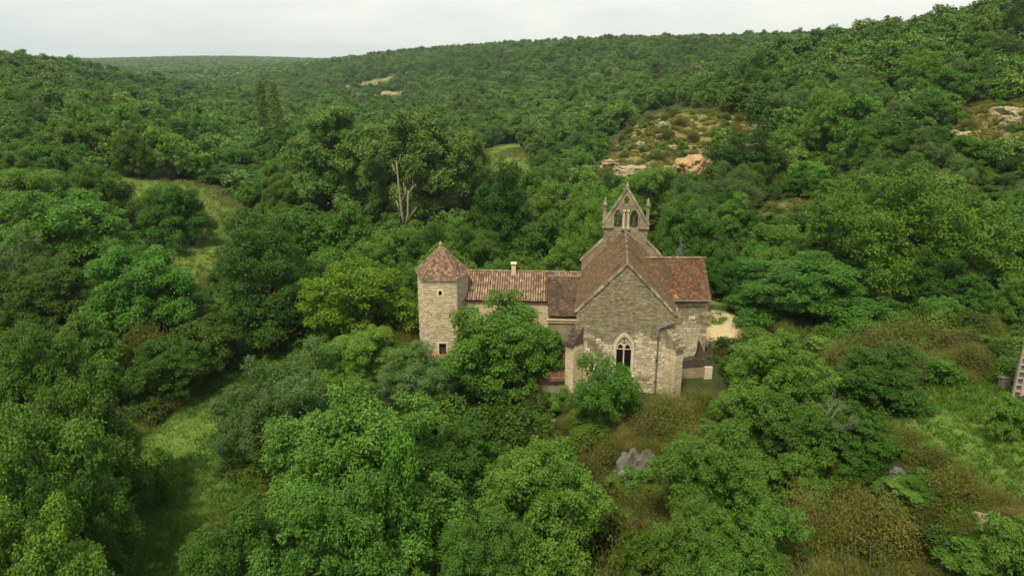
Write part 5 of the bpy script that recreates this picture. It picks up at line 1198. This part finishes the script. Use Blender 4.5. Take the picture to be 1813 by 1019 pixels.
LAND = [('the grass clearing', 360, 400), ('the tall poplars', 690, 230), ('the small field', 890, 290), ('the bare rock spur', 1170, 260), ('the big chestnut', 1610, 340), ('the bell gable', 1103, 370), ('the columnar poplars', 472, 170), ('the spreading oak at left', 110, 380), ('the pointed tower roof', 775, 450), ('the upper outcrop at right', 1785, 205), ('the red roofed wing', 1215, 470), ('the lone oak in the clearing', 300, 370), ('the left skyline', 60, 110), ('the right edge skyline', 1780, 20), ('the dark oak beside the rock face', 1315, 270), ('the dead trunk', 712, 360)]
DIRN = ['right', 'upper right', 'top', 'upper left', 'left', 'lower left', 'bottom', 'lower right']
WORDS = ['nearest', 'second nearest', 'third nearest', 'fourth nearest', 'fifth nearest', 'sixth nearest', 'seventh nearest', 'eighth nearest', 'ninth nearest', 'tenth nearest', 'eleventh nearest', 'twelfth nearest', 'thirteenth nearest', 'fourteenth nearest', 'fifteenth nearest', 'sixteenth nearest', 'seventeenth nearest', 'eighteenth nearest', 'nineteenth nearest', 'twentieth nearest']
bins = {}
for i in near:
    px, py = project(TX[i], TY[i], TG[i] + THh[i] * 0.6)
    d_, nm, lx, ly = min(((px - lx) ** 2 + (py - ly) ** 2, nm, lx, ly) for nm, lx, ly in LAND)
    sct = int(round(math.atan2(ly - py, px - lx) / (math.pi / 4))) % 8
    bins.setdefault((nm, sct), []).append((d_, i))
lab_of = {}
for (nm, sct), l in bins.items():
    for k, (_, i) in enumerate(sorted(l)):
        rank = WORDS[k] if k < len(WORDS) else 'number %d nearest' % (k + 1)
        side = {'top': 'above', 'bottom': 'below', 'left': 'left of', 'right': 'right of', 'upper left': 'up and left of', 'upper right': 'up and right of', 'lower left': 'down and left of', 'lower right': 'down and right of'}[DIRN[sct]]
        lab_of[i] = 'woodland tree, %s %s %s' % (rank, side, nm)
mixk = ['mixed', 'mixed', 'mixed', 'mixed_pale', 'dark', 'mixed', 'sallow', 'oak']
for i in near:
    k = mixk[rnd.randrange(8)] if TX[i] < 20 or rnd.random() < .9 else 'mixed'
    plant(k, TX[i], TY[i], THh[i], TR[i], 'woodland_tree', lab_of[i], 'woodland trees on the slopes')

# everything farther away: one wood
def src_collection(name, meshes):
    c_ = bpy.data.collections.new(name)
    for k, me in enumerate(meshes):
        o = bpy.data.objects.new('%s_%02d' % (name, k), me); c_.objects.link(o)
    return c_
def wood_tree(name):
    ng = bpy.data.node_groups.new(name, 'GeometryNodeTree')
    ng.interface.new_socket('Geometry', in_out='INPUT', socket_type='NodeSocketGeometry'); ng.interface.new_socket('Geometry', in_out='OUTPUT', socket_type='NodeSocketGeometry')
    return ng
def instancer(name, pts, scale, rot, variant, coll, label, cat, kind='stuff'):
    me = bpy.data.meshes.new(name); me.vertices.add(len(pts)); me.vertices.foreach_set('co', np.asarray(pts, np.float32).ravel())
    a_ = me.attributes.new('sc', 'FLOAT_VECTOR', 'POINT'); a_.data.foreach_set('vector', np.asarray(scale, np.float32).ravel())
    a_ = me.attributes.new('rt', 'FLOAT_VECTOR', 'POINT'); a_.data.foreach_set('vector', np.asarray(rot, np.float32).ravel())
    a_ = me.attributes.new('vr', 'INT', 'POINT'); a_.data.foreach_set('value', np.asarray(variant, np.int32))
    o = link(name, me); ng = wood_tree(name)
    gi = ng.nodes.new('NodeGroupInput'); go = ng.nodes.new('NodeGroupOutput'); ip = ng.nodes.new('GeometryNodeInstanceOnPoints'); ci = ng.nodes.new('GeometryNodeCollectionInfo')
    ci.inputs['Collection'].default_value = coll; ci.inputs['Separate Children'].default_value = True; ci.inputs['Reset Children'].default_value = True
    ip.inputs['Pick Instance'].default_value = True
    def na(nm, ty):
        n_ = ng.nodes.new('GeometryNodeInputNamedAttribute'); n_.data_type = ty; n_.inputs['Name'].default_value = nm; return n_.outputs['Attribute']
    K = ng.links.new
    K(gi.outputs[0], ip.inputs['Points']); K(ci.outputs[0], ip.inputs['Instance']); K(na('sc', 'FLOAT_VECTOR'), ip.inputs['Scale']); K(na('rt', 'FLOAT_VECTOR'), ip.inputs['Rotation']); K(na('vr', 'INT'), ip.inputs['Instance Index']); K(ip.outputs[0], go.inputs[0])
    md = o.modifiers.new('scatter', 'NODES'); md.node_group = ng
    return tag(o, label, cat, None, kind)
rest = np.array(rest); n = len(rest)
s0 = TR[rest] / 3.0
pts = np.stack([TX[rest], TY[rest], TG[rest] - 0.2], -1)
scl = np.stack([s0, s0 * sg.uniform(.9, 1.1, n), THh[rest] / 6.6], -1); rot = np.stack([sg.uniform(-.06, .06, n), sg.uniform(-.06, .06, n), sg.uniform(0, 6.28, n)], -1)
instancer('hillside_forest', pts, scl, rot, sg.integers(0, 5, n), src_collection('far_tree', FAR), 'dense oak woodland covering the valley sides', 'forest')
X3, Y3 = scatter(960, 3400, 15.0, 0.70); X4, Y4 = scatter(3400, 6100, 30.0, 0.70); X3, Y3 = np.concatenate([X3, X4]), np.concatenate([Y3, Y4]); R3 = np.hypot(X3, Y3)
G3 = HZ(X3, Y3) + np.clip((R3 - 1100) / 1500, 0, 1) * (7 * np.sin(X3 * 0.0021 + 0.8) * np.sin(Y3 * 0.0016 + 0.3) + 4 * np.sin(X3 * 0.0057 + Y3 * 0.002 + 2.0)); ok = visible(X3, Y3, G3 + 9, 0.002); X3, Y3, G3 = X3[ok], Y3[ok], G3[ok]; n3_ = len(X3)
s3 = sg.uniform(2.0, 3.4, n3_) * np.where(Y3 > 3300, 1.8, 1.0)
instancer('distant_forest', np.stack([X3, Y3, G3 - 1], -1), np.stack([s3, s3, sg.uniform(1.0, 1.9, n3_)], -1), np.stack([0 * s3, 0 * s3, sg.uniform(0, 6.28, n3_)], -1), sg.integers(0, 3, n3_), src_collection('distant_tree', VFAR), 'distant wooded plateau along the skyline', 'forest')

# undergrowth between the trees, scrub on the dry slopes, grass on the meadows
UX, UY = scatter(24, 150, 2.6, 0.78); UG = HZ(UX, UY)
ok = (blob(UX, UY, MEADOW) < 0.35) & (blob(UX, UY, DIRT) < 0.15) & ~((UX > -9.5) & (UX < 19.5) & (UY > 57.4) & (UY < 78)) & (np.maximum(blob(UX, UY, ROCK), blob(UX, UY, DRYS)) < 0.3) & ~((UX > 6) & (UX < 17) & (UY > 55.5) & (UY < 60)) & (UY > 24)
UX, UY, UG = UX[ok], UY[ok], UG[ok]; nu = len(UX); su = sg.uniform(0.6, 1.25, nu)
und_src = [KIND['shrub'][0][0], KIND['shrub'][1][0], KIND['shrub_pale'][0][0], KIND['broom'][0][0]]
vr = sg.choice(4, nu, p=[.40, .34, .14, .12])
instancer('undergrowth', np.stack([UX, UY, UG - 0.15], -1), np.stack([su, su, su * sg.uniform(.6, 1.0, nu)], -1), np.stack([0 * su, 0 * su, sg.uniform(0, 6.28, nu)], -1), vr, src_collection('undergrowth_bush', und_src), 'low bramble undergrowth filling the ground between the trees', 'undergrowth')
WX, WY_ = scatter(24, 90, 1.35, 0.78); ok = (blob(WX, WY_, MEADOW) < 0.45) & (blob(WX, WY_, DIRT) < 0.15) & ~((WX > -9.5) & (WX < 19.5) & (WY_ > 57.0) & (WY_ < 72)) & (WY_ > 24)
WX, WY_ = WX[ok], WY_[ok]; nw = len(WX); sw = sg.uniform(0.28, 0.62, nw); dryw = blob(WX, WY_, DRYS) > 0.25
instancer('ground_cover', np.stack([WX, WY_, HZ(WX, WY_) - 0.05], -1), np.stack([sw, sw, sw * sg.uniform(.5, .95, nw)], -1), np.stack([0 * sw, 0 * sw, sg.uniform(0, 6.28, nw)], -1), np.where(dryw, sg.choice(5, nw, p=[.16, .14, .10, .34, .26]), sg.choice(5, nw, p=[.38, .30, .20, .09, .03])), src_collection('cover_plant', [KIND['shrub'][0][0], KIND['shrub_pale'][0][0], KIND['olive'][0][0], KIND['broom'][0][0], KIND['dry'][0][0]]), 'knee high weeds and brambles covering the near slopes', 'ground cover')
SX, SY = scatter(28, 205, 1.4, 0.78); SG = HZ(SX, SY); ok = (np.maximum(blob(SX, SY, ROCK), blob(SX, SY, DRYS)) > 0.2) & (sg.random(len(SX)) < 0.8) & ~((SX > 0) & (SX < 18.5) & (SY > 56) & (SY < 75))
SX, SY, SG = SX[ok], SY[ok], SG[ok]; ns = len(SX); ss = np.where(SY > 90, sg.uniform(0.35, 0.85, ns), sg.uniform(0.35, 0.95, ns))
instancer('dry_scrub', np.stack([SX, SY, SG - 0.1], -1), np.stack([ss, ss, ss * .8], -1), np.stack([0 * ss, 0 * ss, sg.uniform(0, 6.28, ns)], -1), np.where(SY > 90, sg.choice(8, ns, p=[.05, .03, .06, .05, .03, .08, .36, .34]), sg.integers(0, 6, ns)), src_collection('scrub_bush', [KIND['broom'][0][0], KIND['dry'][0][0], KIND['olive'][0][0], KIND['broom'][1][0], KIND['dry'][1][0], KIND['shrub_pale'][0][0], KIND['garrigue'][0][0], KIND['garrigue'][1][0]]), 'yellowish dry scrub on the rocky slopes', 'scrub')
scr = []
for k in range(3):
    o = rock('scree', (0, 0, 0), (1, 1, 1), 300 + k, M['rock_warm'], 'x'); scr.append(o.data); bpy.data.objects.remove(o)
CX, CY = scatter(110, 200, 2.2, 0.7); ok = (blob(CX, CY, ROCK) > 0.3) & (sg.random(len(CX)) < 0.34); C2x, C2y = scatter(560, 800, 7.0, 0.35); ok2 = (blob(C2x, C2y, ROCK) > 0.3) & (sg.random(len(C2x)) < 0.4)
CX, CY = np.concatenate([CX[ok], C2x[ok2]]), np.concatenate([CY[ok], C2y[ok2]]); nc_ = len(CX); cs = sg.uniform(0.25, 0.85, nc_) * np.where(CY > 400, 3.2, 1.0)
instancer('rubble', np.stack([CX, CY, HZ(CX, CY) + 0.1 * cs], -1), np.stack([cs * 1.3, cs, cs * .6], -1), np.stack([0 * cs, 0 * cs, sg.uniform(0, 6.28, nc_)], -1), sg.integers(0, 3, nc_), src_collection('scree_stone', scr), 'loose pale stones scattered over the scrubby slopes', 'stones')
tufts = []
for s in range(3):
    g = np.random.default_rng(900 + s); nb = 46; a_ = g.uniform(0, 6.28, nb); rr_ = 0.34 * np.sqrt(g.random(nb)); pos = np.stack([np.cos(a_) * rr_, np.sin(a_) * rr_, np.zeros(nb)], -1)
    me = leaf_mesh('tuft', pos, unit(g.normal(size=(nb, 3)) + np.array([0, -.6, .5])), np.stack([g.normal(size=nb) * .5, g.normal(size=nb) * .5, np.ones(nb)], -1), g.uniform(.14, .36, nb), g.random(nb), 0.16); me.materials.append(M['grass_blade']); tufts.append(me)
QX, QY = scatter(28, 82, 0.48, 0.78); ok = blob(QX, QY, MEADOW) > 0.25; QX, QY = QX[ok], QY[ok]
Q2x, Q2y = scatter(82, 250, 1.25, 0.6); ok = blob(Q2x, Q2y, MEADOW) > 0.25; QX, QY = np.concatenate([QX, Q2x[ok]]), np.concatenate([QY, Q2y[ok]]); nq = len(QX); sq = sg.uniform(.6, 1.5, nq) * np.where(QY > 82, 1.7, 1.0)
hay = []
for me in tufts:
    m2 = me.copy(); m2.materials.clear(); m2.materials.append(M['hay_blade']); hay.append(m2)
instancer('grass', np.stack([QX, QY, HZ(QX, QY) + 0.0], -1), np.stack([sq, sq, sq * .9], -1), np.stack([0 * sq, 0 * sq, sg.uniform(0, 6.28, nq)], -1), np.where((QY > 82) | (sg.random(nq) < 0.04), 3, 0) + sg.integers(0, 3, nq), src_collection('grass_tuft', tufts + hay), 'rough green grass of the path and meadows', 'grass')

# ------------------------------------------------------------------ haze
mb = MB(); mb.box(-6600, 6600, -6600, 6600, -16, 110); hm = bpy.data.materials.new('haze_air'); hm.use_nodes = True; ht_ = hm.node_tree; ht_.nodes.clear()
ho = N(ht_, 'ShaderNodeOutputMaterial'); hv = N(ht_, 'ShaderNodeVolumePrincipled'); hv.inputs['Color'].default_value = (0.84, 0.93, 1.0, 1); hv.inputs['Density'].default_value = 0.00011; hv.inputs['Anisotropy'].default_value = 0.2
ht_.links.new(hv.outputs[0], ho.inputs['Volume'])
haze = mb.build('haze', hm); tag(haze, 'thin bluish haze over the far valley', 'haze', kind='stuff')
print('TREES', len(near), 'rest', len(rest), 'distant', n3_, 'under', nu, 'scrub', ns, 'grass', nq)
